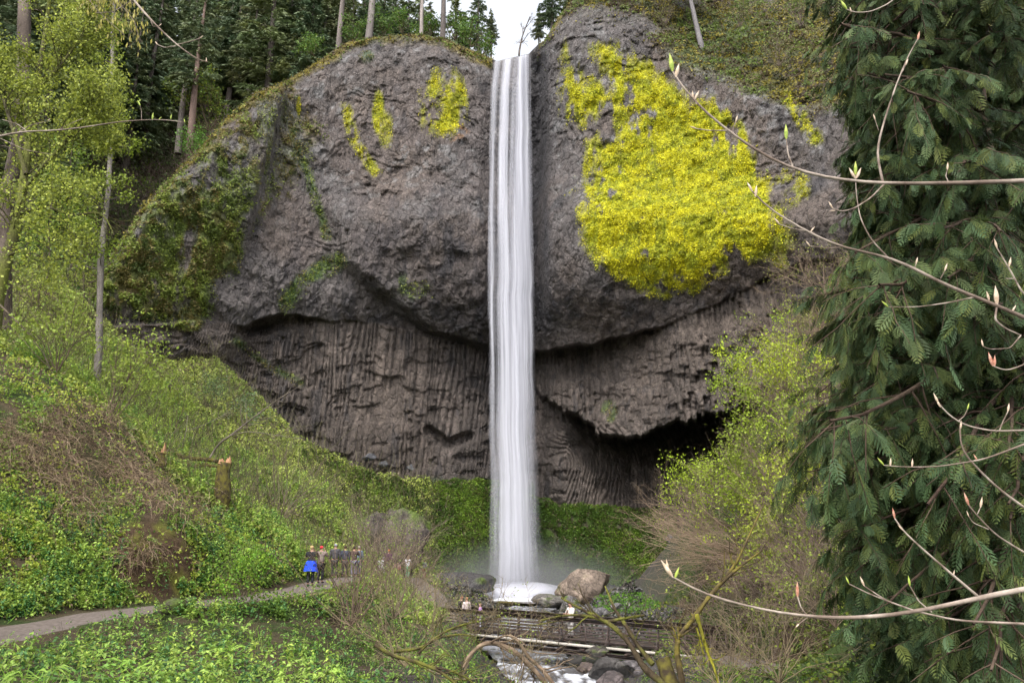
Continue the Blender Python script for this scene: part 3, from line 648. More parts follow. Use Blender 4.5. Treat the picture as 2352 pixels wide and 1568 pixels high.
# ------------------------------------------------------------------ rocks
iv4, if4 = ico(4); iv5, if5 = ico(5)
def rock(px_, py_, Y, w, d, h, seed, label, moss=0.2, sunk=0.25, tone=(0.11, 0.10, 0.10), group=None, name='boulder', cat='boulder', top=None, hi=False, rot=0):
    v = (iv5 if hi else iv4).copy(); f = if5 if hi else if4
    r = np.random.default_rng(seed)
    for k in range(11):       # chip flat facets
        nrm = r.normal(size=3); nrm /= np.linalg.norm(nrm); lim = 0.55 + 0.3 * r.random()
        dd_ = v @ nrm; v = v - np.clip(dd_ - lim, 0, None)[:, None] * nrm * 0.85
    v = v * (1 + 0.16 * fbm(v + seed * 3.1, 0.8, 4, seed))[:, None]
    v = v + 0.05 * fbm(np.stack([v[:, 0], v[:, 1], v[:, 2]], -1) + seed, 0.16, 3, seed)[:, None]
    v = v * np.array([w, d, h]) / 2
    if name == 'rock_outcrop': v = v * (1 + 0.16 * fbm(v * np.array([1, 1, .5]), 0.9, 4, 8) + 0.45 * fbm(v, 3.0, 2, 9))[:, None]
    ca, sa = math.cos(rot), math.sin(rot); v[:, :2] = v[:, :2] @ np.array([[ca, -sa], [sa, ca]])
    b = P(px_, py_, Y); ctr = b + np.array([0, 0, h * (0.5 - sunk)])
    nn = fbm(v + ctr, 0.5 * max(w, 1) * 0.4, 4, seed + 3)
    cc = lerp3(np.broadcast_to(C3(*tone), v.shape), C3(*tone) * 1.9, ss(-0.2, 0.4, nn))
    if name == 'rock_outcrop': cc = cc * (1 + 1.6 * fbm(v * np.array([1, 1, 0.6]), 0.5, 3, 5))[:, None].clip(0.25)
    g = ss(0.1, 0.5, nn * 0.9 + moss * 1.3 - 0.35 + 0.25 * v[:, 2] / h)
    cc = lerp3(cc, C3(0.07, 0.10, 0.015), g * min(1, moss * 3))
    o = mesh_obj(name, v + ctr, f, M_stone, col=cc, origin=b, smooth=False)
    tag(o, label, cat, group); return o
rock(1338, 1378, 79, 5.8, 5.0, 4.2, 11, 'big tan pointed boulder right of the plunge pool', moss=0.16, tone=(0.15, 0.115, 0.09), sunk=0.2, hi=True)
rock(1262, 1389, 77, 3.4, 2.6, 1.5, 14, 'low pale rounded boulder at the pool edge left of the big tan boulder', moss=0.28, tone=(0.11, 0.1, 0.09), hi=True)
rock(1310, 1393, 76, 2.0, 1.8, 1.3, 15, 'mossy boulder wedged against the foot of the big tan boulder', moss=0.5)
rock(1200, 1340, 95, 2.2, 1.5, 0.9, 17, 'dark wet rock in the white water at the foot of the fall', moss=0.0, tone=(0.12, 0.12, 0.14))
rock(1072, 1352, 86, 7.5, 4.5, 3.0, 18, 'long dark hump of rock left of the plunge pool', moss=0.35, tone=(0.06, 0.055, 0.055), sunk=0.3, hi=True)
rock(1427, 1385, 72, 0.9, 0.7, 0.6, 19, 'small brown rock lying right of the big tan boulder', moss=0.0)
rock(1447, 1382, 72, 0.7, 0.6, 0.5, 20, 'small paler rock touching the small brown rock', moss=0.0, tone=(0.16, 0.14, 0.13))
rock(849, 1056, 98, 1.7, 1.4, 1.1, 21, 'round dark boulder on the grassy rim below the columns, left one', moss=0.1, tone=(0.06, 0.06, 0.065))
rock(880, 1070, 99, 1.2, 1.2, 0.9, 22, 'round dark boulder on the grassy rim below the columns, middle one', moss=0.15, tone=(0.06, 0.06, 0.065))
rock(945, 1082, 101, 1.5, 1.2, 1.2, 23, 'round dark boulder on the grassy rim below the columns, right one', moss=0.15, tone=(0.06, 0.06, 0.065))
rock(872, 1300, float(hit(872, 1300)[1]) + 4.0, 8.0, 7.0, 10.0, 24, 'craggy pale rock outcrop on the ridge above the walkers', moss=0.34, tone=(0.062, 0.05, 0.043), sunk=0.34, hi=True, name='rock_outcrop', cat='rock outcrop')
rock(1398, 1558, 30.5, 1.9, 1.4, 0.95, 31, 'large dark wet boulder in the stream below the bridge', moss=0.12, tone=(0.05, 0.045, 0.042), sunk=0.12, hi=True)
rock(1408, 1585, 29, 1.1, 1.0, 0.85, 32, 'brown boulder in the stream below the large dark wet one', moss=0.0, tone=(0.075, 0.06, 0.058))
rock(1345, 1540, 33, 0.8, 0.7, 0.45, 33, 'flat brown rock in the white water left of the large dark boulder', moss=0.0, tone=(0.10, 0.075, 0.065))
rock(1448, 1545, 31, 1.1, 0.9, 0.6, 34, 'pale grey rock on the stream edge right of the large dark boulder', moss=0.05, tone=(0.09, 0.08, 0.08))
rock(1370, 1500, 38, 1.2, 0.9, 0.5, 35, 'mossy rock in the stream just under the bridge', moss=0.35, tone=(0.07, 0.06, 0.05))
for i in range(26):
    r = random.Random(400 + i); y_ = r.uniform(1388, 1425); x_ = r.uniform(1250, 1560); Y_ = 76 - (y_ - 1385) * 0.75
    gx_ = P(x_, y_, Y_)
    o = rock(x_, y_, Y_, r.uniform(.5, 1.3), r.uniform(.4, 1.0), r.uniform(.4, .8), 50 + i, 'small grey stone in the gravel between the plunge pool and the bridge', moss=0.1, tone=(0.09, 0.085, 0.085), group='stones on the gravel bar')
    o.location.z = float(gz(gx_[0], gx_[1])) + 0.1
for i, (x_, y_, Y_, w_, h_, lb) in enumerate(((373, 1412, 24.8, 0.5, 0.45, 'mossy stone on the outer edge of the path, left of three'), (403, 1404, 25.3, 0.75, 0.55, 'wide mossy stone on the outer edge of the path, middle of three'), (435, 1394, 26.2, 0.4, 0.4, 'small mossy stone on the outer edge of the path, right of three'))):
    rock(x_, y_, Y_, w_, 0.5, h_, 90 + i, lb, moss=0.45, tone=(0.1, 0.085, 0.06), sunk=0.2)
print('rocks', time.time() - T0)

# ------------------------------------------------------------------ tubes, leaves and growth
def tubes(pts_, rad, sides=4):
    """pts (N,K,3), rad (N,K)"""
    pts_ = np.asarray(pts_, float); Nn, K, _ = pts_.shape
    tg = np.gradient(pts_, axis=1); tg /= np.linalg.norm(tg, axis=2, keepdims=True) + 1e-9
    ref = np.where(np.abs(tg[..., 2:3]) > 0.92, np.array([1.0, 0, 0]), np.array([0, 0, 1.0]))
    a = np.cross(tg, ref); a /= np.linalg.norm(a, axis=2, keepdims=True) + 1e-9; b = np.cross(tg, a)
    an = np.arange(sides) * 2 * np.pi / sides
    V = pts_[:, :, None] + rad[:, :, None, None] * (a[:, :, None] * np.cos(an)[None, None, :, None] + b[:, :, None] * np.sin(an)[None, None, :, None])
    base_ = (np.arange(Nn) * K * sides)[:, None, None]; k = (np.arange(K - 1) * sides)[None, :, None]; j = np.arange(sides)[None, None]
    j2 = (np.arange(sides) + 1) % sides; j2 = j2[None, None]
    F_ = np.stack([base_ + k + j, base_ + k + j2, base_ + k + sides + j2, base_ + k + sides + j], -1).reshape(-1, 4)
    return V.reshape(-1, 3), F_

def unit(v): return v / (np.linalg.norm(v, axis=-1, keepdims=True) + 1e-9)

def leaves(c, size, aspect=0.6, up=0.5, r=rng, axis=None, axw=0.0):
    n = len(c); nrm = unit(r.normal(size=(n, 3)) + np.array([0, 0, up]))
    a = unit(np.cross(nrm, r.normal(size=(n, 3))))
    if axis is not None: a = unit(a * (1 - axw) + unit(axis) * axw)
    b = unit(np.cross(nrm, a)); size = np.broadcast_to(size, (n,)) * (0.6 + 0.8 * r.random(n))
    L = a * (size[:, None] * 0.5); W = b * (size[:, None] * 0.5 * aspect)
    V = np.stack([c - L, c + W - L * 0.1, c + L, c - W - L * 0.1], 1).reshape(-1, 3)
    return V, np.arange(n * 4).reshape(-1, 4)

def grow(pos, dr, ln, rad, K=6, wander=0.25, up=0.0, taper=0.35, r=rng):
    n = len(pos); d = unit(dr); out_ = np.zeros((n, K, 3)); out_[:, 0] = pos; step = (ln / (K - 1))[:, None]
    for k in range(1, K):
        d = unit(d + wander * r.normal(size=(n, 3)) + np.array([0, 0, up]))
        out_[:, k] = out_[:, k - 1] + d * step
    return out_, rad[:, None] * np.linspace(1, taper, K)[None]

def spawn(p, rd, M, tmin=0.3, tmax=1.0, ang=0.8, lenf=0.55, radf=0.55, plen=None, up=0.2, r=rng):
    n, K, _ = p.shape
    t_ = r.uniform(tmin, tmax, (n, M)) * (K - 1); i = np.clip(t_.astype(int), 0, K - 2); f = (t_ - i)[..., None]
    idx = np.arange(n)[:, None]
    pos = p[idx, i] * (1 - f) + p[idx, i + 1] * f; tg = unit(p[idx, i + 1] - p[idx, i])
    rr_ = rd[idx, i] * radf
    perp = unit(np.cross(tg, r.normal(size=tg.shape))); dr = unit(tg * math.cos(ang) + perp * math.sin(ang) + np.array([0, 0, up]))
    L = plen[:, None] * lenf * (1.15 - 0.6 * (t_ / (K - 1))) * r.uniform(0.7, 1.2, (n, M))
    return pos.reshape(-1, 3), dr.reshape(-1, 3), L.ravel(), rr_.ravel()

def cat_(parts):
    Vs, Fs, o = [], [], 0
    for v, f in parts: Vs.append(v); Fs.append(f + o); o += len(v)
    return np.concatenate(Vs), np.concatenate(Fs)

def bark_col(V, c, c2=None, scale=0.5, seed=3):
    n_ = fbm(V, scale, 3, seed); c2 = c2 if c2 is not None else C3(*c) * 1.6
    return lerp3(np.broadcast_to(C3(*c), V.shape), C3(*c2), ss(-0.2, 0.3, n_))

def leafcol(n, c, var=0.25, r=rng, mixc=None, m=0.3):
    k = (1 + var * r.normal(size=(n, 1))).clip(0.4, 1.8); cc = C3(*c) * k
    if mixc is not None:
        w = (r.random((n, 1)) < m); cc = np.where(w, C3(*mixc) * k, cc)
    return np.repeat(cc, 4, 0)

def shrub(name, base, size, label, cat, stems=9, leafn=1500, leafs=0.12, lc=(0.16, 0.26, 0.03), lc2=None, tc=(0.10, 0.075, 0.05), lean=(0, 0, 1), spread=0.7, rad=0.02, seed=1, group=None, levels=2, twig=5, wander=0.16, leafr=0.12, up=0.03, droop=0.0, m=0.3, thick=1.0):
    r = np.random.default_rng(seed); base = np.asarray(base, float)
    d0 = unit(np.array(lean, float) + spread * r.normal(size=(stems, 3)) * np.array([1, 1, 0.45]))
    d0[:, 2] = np.where(d0[:, 2] < 0.05, 0.05, d0[:, 2]) if lean[2] > 0.3 else d0[:, 2]
    ln = size * r.uniform(0.65, 1.1, stems)
    p0, r0 = grow(base + np.zeros((stems, 3)), d0, ln, np.full(stems, rad * size), K=8, wander=wander, up=up, r=r)
    parts = [tubes(p0, r0 * thick, 5)]; pp_, rr_, LL = p0, r0, ln; tips = [p0[:, 4:].reshape(-1, 3)]
    for lv in range(levels):
        a, b, c_, d_ = spawn(pp_, rr_, twig, 0.25, 1.0, 0.65, 0.5, 0.6, LL, 0.15 - droop, r)
        d_ = np.maximum(d_, 0.004 * thick)
        pp_, rr_ = grow(a, b, c_, d_, K=5, wander=0.22, up=up - droop * 0.5, r=r); LL = c_
        parts.append(tubes(pp_, rr_ * thick, 3)); tips.append(pp_[:, 2:].reshape(-1, 3))
    V, Fc = cat_(parts); root = empty(name, base.tolist()); tag(root, label, cat, group)
    mesh_obj('branches', V, Fc, M_twig, parent=root, col=bark_col(V, tc), origin=base)
    if leafn:
        T = np.concatenate(tips[1:] if levels else tips); c0 = T[r.integers(0, len(T), leafn // 8 + 1)]
        w = fbm(c0, size * 0.22, 2, seed); c0 = c0[w > -0.12]; c_ = np.repeat(c0, 9, 0)
        c_ = c_ + r.normal(size=c_.shape) * (leafr * size * 0.12 + leafs * 0.9)
        V, Fc = leaves(c_, leafs, 0.65, 0.6, r)
        mesh_obj('foliage', V, Fc, M_leaf, parent=root, col=leafcol(len(c_), lc, 0.25, r, lc2, m), origin=base)
    return root

# ------------------------------------------------------------------ conifers
def conifer_parts(seed, H=30, Rm=4.5, h0=0.12, n=9000, nb=130, tint=(0.11, 0.16, 0.085), spray=0.75, wisp=1.0):
    r = np.random.default_rng(seed)
    K = 12; zt = np.linspace(-1.5, H, K); tr = np.zeros((1, K, 3)); tr[0, :, 2] = zt
    tr[0, :, 0] = 0.25 * np.sin(zt * 0.13 + seed); tr[0, :, 1] = 0.2 * np.cos(zt * 0.17 + seed)
    trad = (0.017 * H * (1 - zt / H * 0.93)).clip(0.04)[None]
    Vt, Ft = tubes(tr, trad, 8)
    hb = h0 + (1 - h0) * (np.arange(nb) + r.random(nb)) / nb; az = r.random(nb) * 6.283 * 3
    rel = (hb - h0) / (1 - h0)
    L = Rm * (1 - rel ** 1.3) * (0.55 + 0.45 * np.sin(np.clip(rel * 6 + 0.5, 0, 1.57))) * r.uniform(0.65, 1.15, nb) + 0.25
    tt_ = np.linspace(0, 1, 6); dirs = np.stack([np.cos(az), np.sin(az)], -1)
    dro = r.uniform(0.15, 0.5, nb) * (1 - 0.6 * rel)
    bp = np.zeros((nb, 6, 3)); bp[..., :2] = dirs[:, None] * (L[:, None] * tt_)[..., None]
    bp[..., 0] += np.interp(hb * H, zt, tr[0, :, 0])[:, None]; bp[..., 1] += np.interp(hb * H, zt, tr[0, :, 1])[:, None]
    bp[..., 2] = (hb * H)[:, None] + L[:, None] * (0.12 * tt_ - dro[:, None] * tt_ ** 1.7)
    Vb, Fb = tubes(bp, np.maximum(0.012 * L[:, None] * np.linspace(1, .3, 6), 0.012), 3)
    w = L ** 1.4; bi = r.choice(nb, n, p=w / w.sum()); t_ = r.random(n) ** 0.65
    k = np.clip(t_ * 5, 0, 4.99); i = k.astype(int); f = (k - i)[:, None]
    c_ = bp[bi, i] * (1 - f) + bp[bi, i + 1] * f
    side = np.stack([-dirs[bi, 1], dirs[bi, 0], np.zeros(n)], -1); lat = r.normal(size=n) * 0.20 * L[bi] * (1.15 - t_)
    c_ = c_ + side * lat[:, None]; c_[:, 2] -= np.abs(r.normal(size=n)) * 0.22 * spray + np.abs(lat) * 0.35
    ax = np.stack([dirs[bi, 0], dirs[bi, 1], np.full(n, -0.55)], -1) + side * np.sign(lat)[:, None] * 0.8 + r.normal(size=(n, 3)) * 0.35
    V, Fc = leaves(c_, spray, 0.26, 0.8, r, axis=ax, axw=0.92)
    tone = (0.7 + 0.6 * r.random(nb))[bi] * (0.8 + 0.4 * r.random(n)); hue = r.random(nb)[bi]
    cc = C3(*tint) * tone[:, None] * np.stack([1 + 0.35 * hue, 1 + 0.1 * hue, 1 - 0.1 * hue], -1)
    return (Vt, Ft), (Vb, Fb), (V, Fc, np.repeat(cc, 4, 0))
def conifer(name, parts_, base, label, cat, group=None, bc=(0.09, 0.075, 0.065)):
    root = empty(name, (0, 0, 0)); tag(root, label, cat, group)
    (Vt, Ft), (Vb, Fb), (V, Fc, cc) = parts_
    VV, FF = cat_([(Vt, Ft), (Vb, Fb)]); ct = np.concatenate([bark_col(Vt, bc), bark_col(Vb, (0.06, 0.05, 0.04))])
    mesh_obj('trunk', VV, FF, M_bark, parent=root, col=ct, smooth=True)
    mesh_obj('crown', V, Fc, M_needle, parent=root, col=cc)
    root.location = list(base); return root
def dup(root, loc, rz=0, s=1.0, label=None, group=None, kids=None):
    r_ = root.copy(); COL.objects.link(r_); r_.location = list(loc); r_.rotation_euler = (0, 0, rz); r_.scale = (s, s, s)
    if label: r_['label'] = label
    if group: r_['group'] = group
    for ch in (kids if kids is not None else [q for q in bpy.data.objects if q.parent == root]):
        c_ = ch.copy(); COL.objects.link(c_); c_.parent = r_
    return r_
GR = 'dark conifers crowded on the hillside left of the cliff'
protos = []
specs = [dict(H=32, Rm=5.0, h0=0.10, n=9000), dict(H=30, Rm=4.6, h0=0.22, n=8500, tint=(0.095, 0.15, 0.085)), dict(H=34, Rm=5.4, h0=0.06, n=9500, tint=(0.13, 0.18, 0.08)), dict(H=28, Rm=4.2, h0=0.3, n=7500, tint=(0.14, 0.18, 0.095))]
used = [False] * 4
r = random.Random(5)
def place_conifer(k, b, rz, s, label, group):
    if not used[k]:
        used[k] = True; o = conifer('conifer', conifer_parts(20 + k, **specs[k]), b, label, 'conifer', group)
        o.rotation_euler = (0, 0, rz); o.scale = (s, s, s); protos.append((k, o, [q for q in bpy.data.objects if q.parent == o])); return o
    for kk, o, kids in protos:
        if kk == k: return dup(o, b, rz, s, label, group, kids)
# hillside behind and left of the cliff
pts_h = []
for i in range(900):
    if len(pts_h) >= 90: break
    x_ = r.uniform(-300, 700); Y_ = r.uniform(84, 150); X_ = (x_ - CX) / F * Y_ * 1.09
    z_ = float(gz(X_, Y_)); qx, qy = proj(np.array([X_, Y_, z_]))
    if 330 < qx < 540 and qy > 300: continue
    if qx > 80 and qy > 400: continue
    if qy > 560: continue
    if all(math.hypot(X_ - a, Y_ - b) > 4.4 for a, b, _ in pts_h): pts_h.append((X_, Y_, z_))
for i, (X_, Y_, z_) in enumerate(pts_h):
    place_conifer(i % 4, (X_, Y_, z_ - 0.5), r.uniform(0, 6), r.uniform(1.0, 1.5), 'dark green conifer among the crowded trees on the hillside left of the cliff', GR)
GR2 = 'dark conifers standing back from the cliff top left of the waterfall'
pts_p = []
for i in range(900):
    if len(pts_p) >= 34: break
    x_ = r.uniform(640, 1070); Y_ = r.uniform(119, 158); X_ = (x_ - CX) / F * Y_ * 1.18
    if all(math.hypot(X_ - a, Y_ - b) > 3.6 for a, b, _ in pts_p): pts_p.append((X_, Y_, 78 + (Y_ - 120) * 0.15))
for i, (X_, Y_, z_) in enumerate(pts_p):
    place_conifer(i % 4, (X_, Y_, min(z_, float(gz(X_, Y_))) - 0.5), r.uniform(0, 6), r.uniform(0.95, 1.4), 'dark conifer standing back from the cliff top left of the waterfall', GR2)
def at_rim(x_, y_, Y_): return P(x_, y_, Y_)
for (x_, y_, Y_, k, s, lb) in ((1098, 118, 128, 0, 0.55, 'green conifer at the left side of the sky gap over the waterfall'), (1128, 128, 135, 3, 0.38, 'small wispy conifer just left of the sky gap'),
        (1268, 100, 128, 1, 0.62, 'conifer at the right side of the sky gap over the waterfall'), (1238, 118, 138, 3, 0.36, 'small conifer just right of the bare tree in the sky gap'), (1310, 40, 132, 2, 0.7, 'tall conifer behind the right shoulder of the cliff')):
    place_conifer(k, at_rim(x_, y_, Y_), r.uniform(0, 6), s, lb, None)
# conifers with long bare trunks at the cliff rim and on the hillside
def bare_conifer(x_, y_, Y_, H, seed, label, bc=(0.13, 0.11, 0.1), rad=0.9, h0=0.5, lean=0.0):
    pr = conifer_parts(seed, H=H, Rm=4.2, h0=h0, n=4500, nb=90)
    Vt = pr[0][0]; Vt[:, :2] = Vt[:, :2] * rad
    o = conifer('conifer', pr, P(x_, y_, Y_) + np.array([0, 0, -0.3]), label, 'conifer', None, bc); o.rotation_euler = (0, lean, 0); return o
bare_conifer(782, 104, 112, 30, 61, 'bare brown conifer trunk on the cliff rim, leftmost of four', rad=1.0)
bare_conifer(850, 84, 110, 32, 62, 'thick pale conifer trunk on the cliff rim, second from left', rad=1.15, bc=(0.16, 0.14, 0.13))
bare_conifer(967, 72, 107, 24, 63, 'slim whitish slightly leaning trunk on the highest point of the rim', rad=0.75, bc=(0.24, 0.21, 0.19), lean=-0.03, h0=0.6)
bare_conifer(1014, 74, 111, 28, 64, 'grey conifer trunk on the cliff rim, rightmost of four', rad=0.95)
bare_conifer(433, 350, 104, 34, 65, 'reddish bare conifer trunk rising on the hillside left of the cliff', rad=1.05, bc=(0.13, 0.09, 0.075), h0=0.33)
bare_conifer(412, 330, 108, 34, 66, 'dark bare conifer trunk just left of the reddish one', rad=0.9, h0=0.35)
bare_conifer(1612, 92, 95.5, 20, 67, 'grey trunk on the mossy slope above the yellow lichen', rad=1.2, bc=(0.13, 0.12, 0.12), lean=-0.12, h0=0.5)
print('conifers', time.time() - T0)
# bare tree in the gap
shrub('bare_tree', P(1192, 128, 122), 9.0, 'leafless tree standing in the sky gap behind the waterfall lip', 'tree', stems=1, leafn=0, spread=0.02, rad=0.018, seed=77, levels=3, twig=6, wander=0.10, tc=(0.12, 0.1, 0.09), lean=(0, 0, 1), thick=1.2)
# ------------------------------------------------------------------ ground cover (stuff)
# sample points on the ground evenly over what can be seen of each cell
gpx, gpy = proj(np.stack([GX, GY, GZ], -1))
cxm = 0.25 * (gpx[:-1, :-1] + gpx[1:, :-1] + gpx[:-1, 1:] + gpx[1:, 1:]); cym = 0.25 * (gpy[:-1, :-1] + gpy[1:, :-1] + gpy[:-1, 1:] + gpy[1:, 1:])
e1x = gpx[:-1, 1:] - gpx[:-1, :-1]; e1y = gpy[:-1, 1:] - gpy[:-1, :-1]; e2x = gpx[1:, :-1] - gpx[:-1, :-1]; e2y = gpy[1:, :-1] - gpy[:-1, :-1]
area = np.abs(e1x * e2y - e1y * e2x); area = np.minimum(area, 400) + 0.6
cYm = GY[:-1, :-1]; cXm = GX[:-1, :-1]; cZm = GZ[:-1, :-1]
inview = (cxm > -160) & (cxm < 2520) & (cym < 1720) & (cym > -60) & (cYm > 9)
hid = (cxm > 240) & (cYm > np.interp(cxm, FOOT[:, 0], FOOT[:, 2]) + 1.5)
dP1, _ = near_line(cXm, cYm, PATH); dP2, _ = near_line(cXm, cYm, PATH2); dP3, _ = near_line(cXm, cYm, PATH3); dCr, _ = near_line(cXm, cYm, CREEK)
dPool = np.hypot((cXm - 3.5) / 1.6, cYm - 88.5)
free = (dP1 > 1.3) & (dP2 > 1.2) & (dP3 > 1.3)
hol_ = np.hypot((cxm - 345) / 95, (cym - 1295) / 85) < 1
thin = np.where(hol_ & (cYm < 40), 0.12, np.where((np.hypot((cxm - 260) / 220, (cym - 1120) / 160) < 1) & (cYm < 46), 0.4, 1.0))
ALL = inview & ~hid
def sample(mask, n, seed):
    r = np.random.default_rng(seed); w = (area * mask).ravel(); w = w / w.sum()
    i = r.choice(w.size, n, p=w); a, b = np.divmod(i, area.shape[1]); fa = r.random(n); fb = r.random(n)
    def bl(G): return (G[a, b] * (1 - fb) + G[a, b + 1] * fb) * (1 - fa) + (G[a + 1, b] * (1 - fb) + G[a + 1, b + 1] * fb) * fa
    return np.stack([bl(GX), bl(GY), bl(GZ)], -1), r
left = cXm < np.interp(cYm, [10, 30, 45, 60, 80, 110], [1.5, 0.8, -1.5, -5, -9, -9])
bank = left & (cYm < 46)
slopeL = left & (cYm >= 40) & (cZm > -3)
bowl = (cYm > 84) & (cZm > -3.0) & ~hid & (np.abs(cXm) < 45) & ((cxm > 690))
right = ~left & (cXm > 2)
def cover(name, label, mask, n, seed, size, hmax, cols, patch, up=0.7, asp=0.65, sizepow=0.0, patchcol=None, dens=None, kind_='ground cover', mat=None):
    c_, r = sample(mask, n, seed)
    pn = fbm(c_, patch, 3, seed); pn2 = fbm(c_, patch * 0.3, 3, seed + 1)
    if dens is not None:
        k = pn2 + 0.4 * pn > dens; c_, pn, pn2 = c_[k], pn[k], pn2[k]
    n = len(c_); hh_ = hmax * (0.35 + 0.65 * ss(-0.3, 0.4, pn2)) * (c_[:, 1] / 30) ** 0.5
    c_ = c_ + np.stack([r.normal(size=n) * 0.05, r.normal(size=n) * 0.05 - (0.35 * r.random(n) if name == 'moss_carpet' else 0), hh_ * r.random(n) ** 0.8], -1)
    sz = size * (c_[:, 1] / 30) ** sizepow
    V, Fc = leaves(c_, sz, asp, up, r)
    ci_ = np.array(cols); w = ss(-0.35, 0.35, pn)[:, None]; cc = ci_[0] * (1 - w) + ci_[1] * w
    j = r.random(n); cc = np.where((j < 0.25)[:, None], ci_[2], cc)
    if len(ci_) > 3: cc = np.where(((j > 0.8) & (pn2 < 0.1))[:, None], ci_[3], cc)
    cc = cc * (0.65 + 0.7 * r.random((n, 1)))
    o = mesh_obj(name, V, Fc, mat or M_leaf, col=np.repeat(cc, 4, 0)); tag(o, label, kind_, kind='stuff'); return o
lower = bank & free & ((cym > 1400) | (dCr < 4))
cover('undergrowth', 'lush bright green leafy undergrowth on the bank below the path', bank & free & (cym > 1330) & (dCr > 2.2), 90000, 101, 0.075, 0.3, [(0.15, 0.27, 0.045), (0.27, 0.38, 0.07), (0.08, 0.17, 0.04), (0.26, 0.20, 0.12)], 1.6, dens=-0.15, up=0.9, sizepow=0.6)
cover('bramble_leaves', 'yellow green bramble leaves scattered over the bank above the path', (bank & free & (cym < 1400)) * thin, 125000, 102, 0.11, 0.45, [(0.19, 0.28, 0.04), (0.36, 0.41, 0.06), (0.12, 0.22, 0.035), (0.22, 0.16, 0.09)], 2.2, dens=-0.22, sizepow=0.6)
cover('hillside_brush', 'fresh pale green brush covering the left hillside below the cliff', slopeL & free & (cym > 620), 260000, 103, 0.145, 0.5, [(0.30, 0.37, 0.08), (0.46, 0.52, 0.12), (0.18, 0.24, 0.06), (0.30, 0.25, 0.14)], 5.0, sizepow=0.5, dens=-0.42)
cover('forest_brush', 'olive and brown brush on the forest slope left of the cliff', left & (cym <= 640) & (cYm > 55), 90000, 104, 0.28, 1.2, [(0.09, 0.14, 0.035), (0.18, 0.25, 0.045), (0.07, 0.07, 0.04), (0.13, 0.10, 0.07)], 8.0, sizepow=0.4)
cover('moss_carpet', 'bright and dark green moss and low plants on the slope behind the waterfall', bowl & (dPool > 8.6), 240000, 105, 0.13, 0.2, [(0.08, 0.15, 0.02), (0.19, 0.30, 0.035), (0.05, 0.08, 0.018), (0.15, 0.11, 0.06)], 2.4, dens=-0.4, up=1.4, sizepow=0.3)
cover('slope_brush', 'yellow green brush and moss on the slope right of the stream', right & free & (cYm < 84) & (dCr > 3.2) & ((cxm > 1560) | (cYm < 60)) & (cZm > -4.2), 160000, 106, 0.14, 0.5, [(0.11, 0.14, 0.03), (0.25, 0.30, 0.035), (0.06, 0.08, 0.025), (0.14, 0.105, 0.06)], 2.6, dens=-0.2, sizepow=0.5)
cover('grass', 'bright green grass patch right of the gravel behind the bridge', (np.hypot((cxm - 1440) / 75, (cym - 1388) / 26) < 1) & (cYm > 42), 9000, 107, 0.12, 0.25, [(0.10, 0.26, 0.02), (0.15, 0.32, 0.02), (0.08, 0.2, 0.02)], 1.5, asp=0.25, up=0.1, sizepow=0.5, kind_='grass')
cover('gravel', 'dark grey gravel and rubble between the plunge pool and the bridge', ((dCr < 9) | (dPool < 13)) & (dPool > 9.2) & (dCr > 1.8) & (cYm > 48) & (cYm < 90) & (cZm < 2) & free, 26000, 109, 0.2, 0.1, [(0.10, 0.095, 0.09), (0.06, 0.055, 0.052), (0.16, 0.145, 0.13), (0.05, 0.07, 0.03)], 2.0, kind_='gravel', mat=M_twig, asp=0.8, sizepow=0.3)
print('cover', time.time() - T0)
# leafy rosettes: nettle-like plants, each a whorl of leaves round a stem
def plants(name, label, mask, n, seed, size, h, cols, m=16, dens=None, patch=1.5, sizepow=0.3, kind_='plants', asp=0.5, lay=0.45):
    c_, r = sample(mask, n, seed); pn = fbm(c_, patch, 3, seed)
    if dens is not None: c_ = c_[pn > dens]; pn = pn[pn > dens]
    n = len(c_); k = (c_[:, 1] / 16) ** sizepow; sz = size * k * (0.6 + 0.8 * r.random(n)); hh_ = h * k * (0.4 + 0.9 * r.random(n))
    az = r.random((n, m)) * 6.283; lv = np.sort(r.random((n, m)), 1)
    d = np.stack([np.cos(az), np.sin(az), lay * r.normal(size=(n, m)) - 0.15], -1); d = unit(d)
    rr = (sz[:, None] * (0.25 + 0.55 * (1 - lv)))[..., None]
    ctr = c_[:, None] + d * rr * 1.2; ctr[..., 2] += hh_[:, None] * lv
    L_ = d * (sz[:, None] * 0.5 * (1.1 - 0.5 * lv))[..., None]; up_ = unit(np.array([0, 0, 1.0]) + 0.35 * r.normal(size=(n, m, 3))); W_ = unit(np.cross(d, up_)) * (np.linalg.norm(L_, axis=-1, keepdims=True) * asp)
    dz = np.array([0, 0, 1.0]) * np.linalg.norm(L_, axis=-1, keepdims=True) * 0.35
    V = np.stack([ctr - L_, ctr + W_ + dz * 0.3, ctr + L_ - dz, ctr - W_ + dz * 0.3], 2).reshape(-1, 3)
    ci_ = np.array(cols); w = ss(-0.3, 0.3, pn)[:, None]; cc = (ci_[0] * (1 - w) + ci_[1] * w); j = r.random(n) < 0.3; cc = np.where(j[:, None], ci_[2], cc) * (0.7 + 0.6 * r.random((n, 1)))
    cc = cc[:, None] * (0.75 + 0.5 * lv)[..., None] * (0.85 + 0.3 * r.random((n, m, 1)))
    o = mesh_obj(name, V, np.arange(len(V)).reshape(-1, 4), M_leaf, col=np.repeat(cc.reshape(-1, 3), 4, 0)); tag(o, label, kind_, kind='stuff')
plants('bank_plants', 'rich green nettle like plants crowding the bank below the path', bank & (dP1 > 1.9) & (dP2 > 1.6) & (dCr > 2.4) & (cym > 1370), 30000, 111, 0.12, 0.5, [(0.13, 0.26, 0.045), (0.27, 0.39, 0.075), (0.07, 0.155, 0.045)], dens=-0.2, patch=2.2)
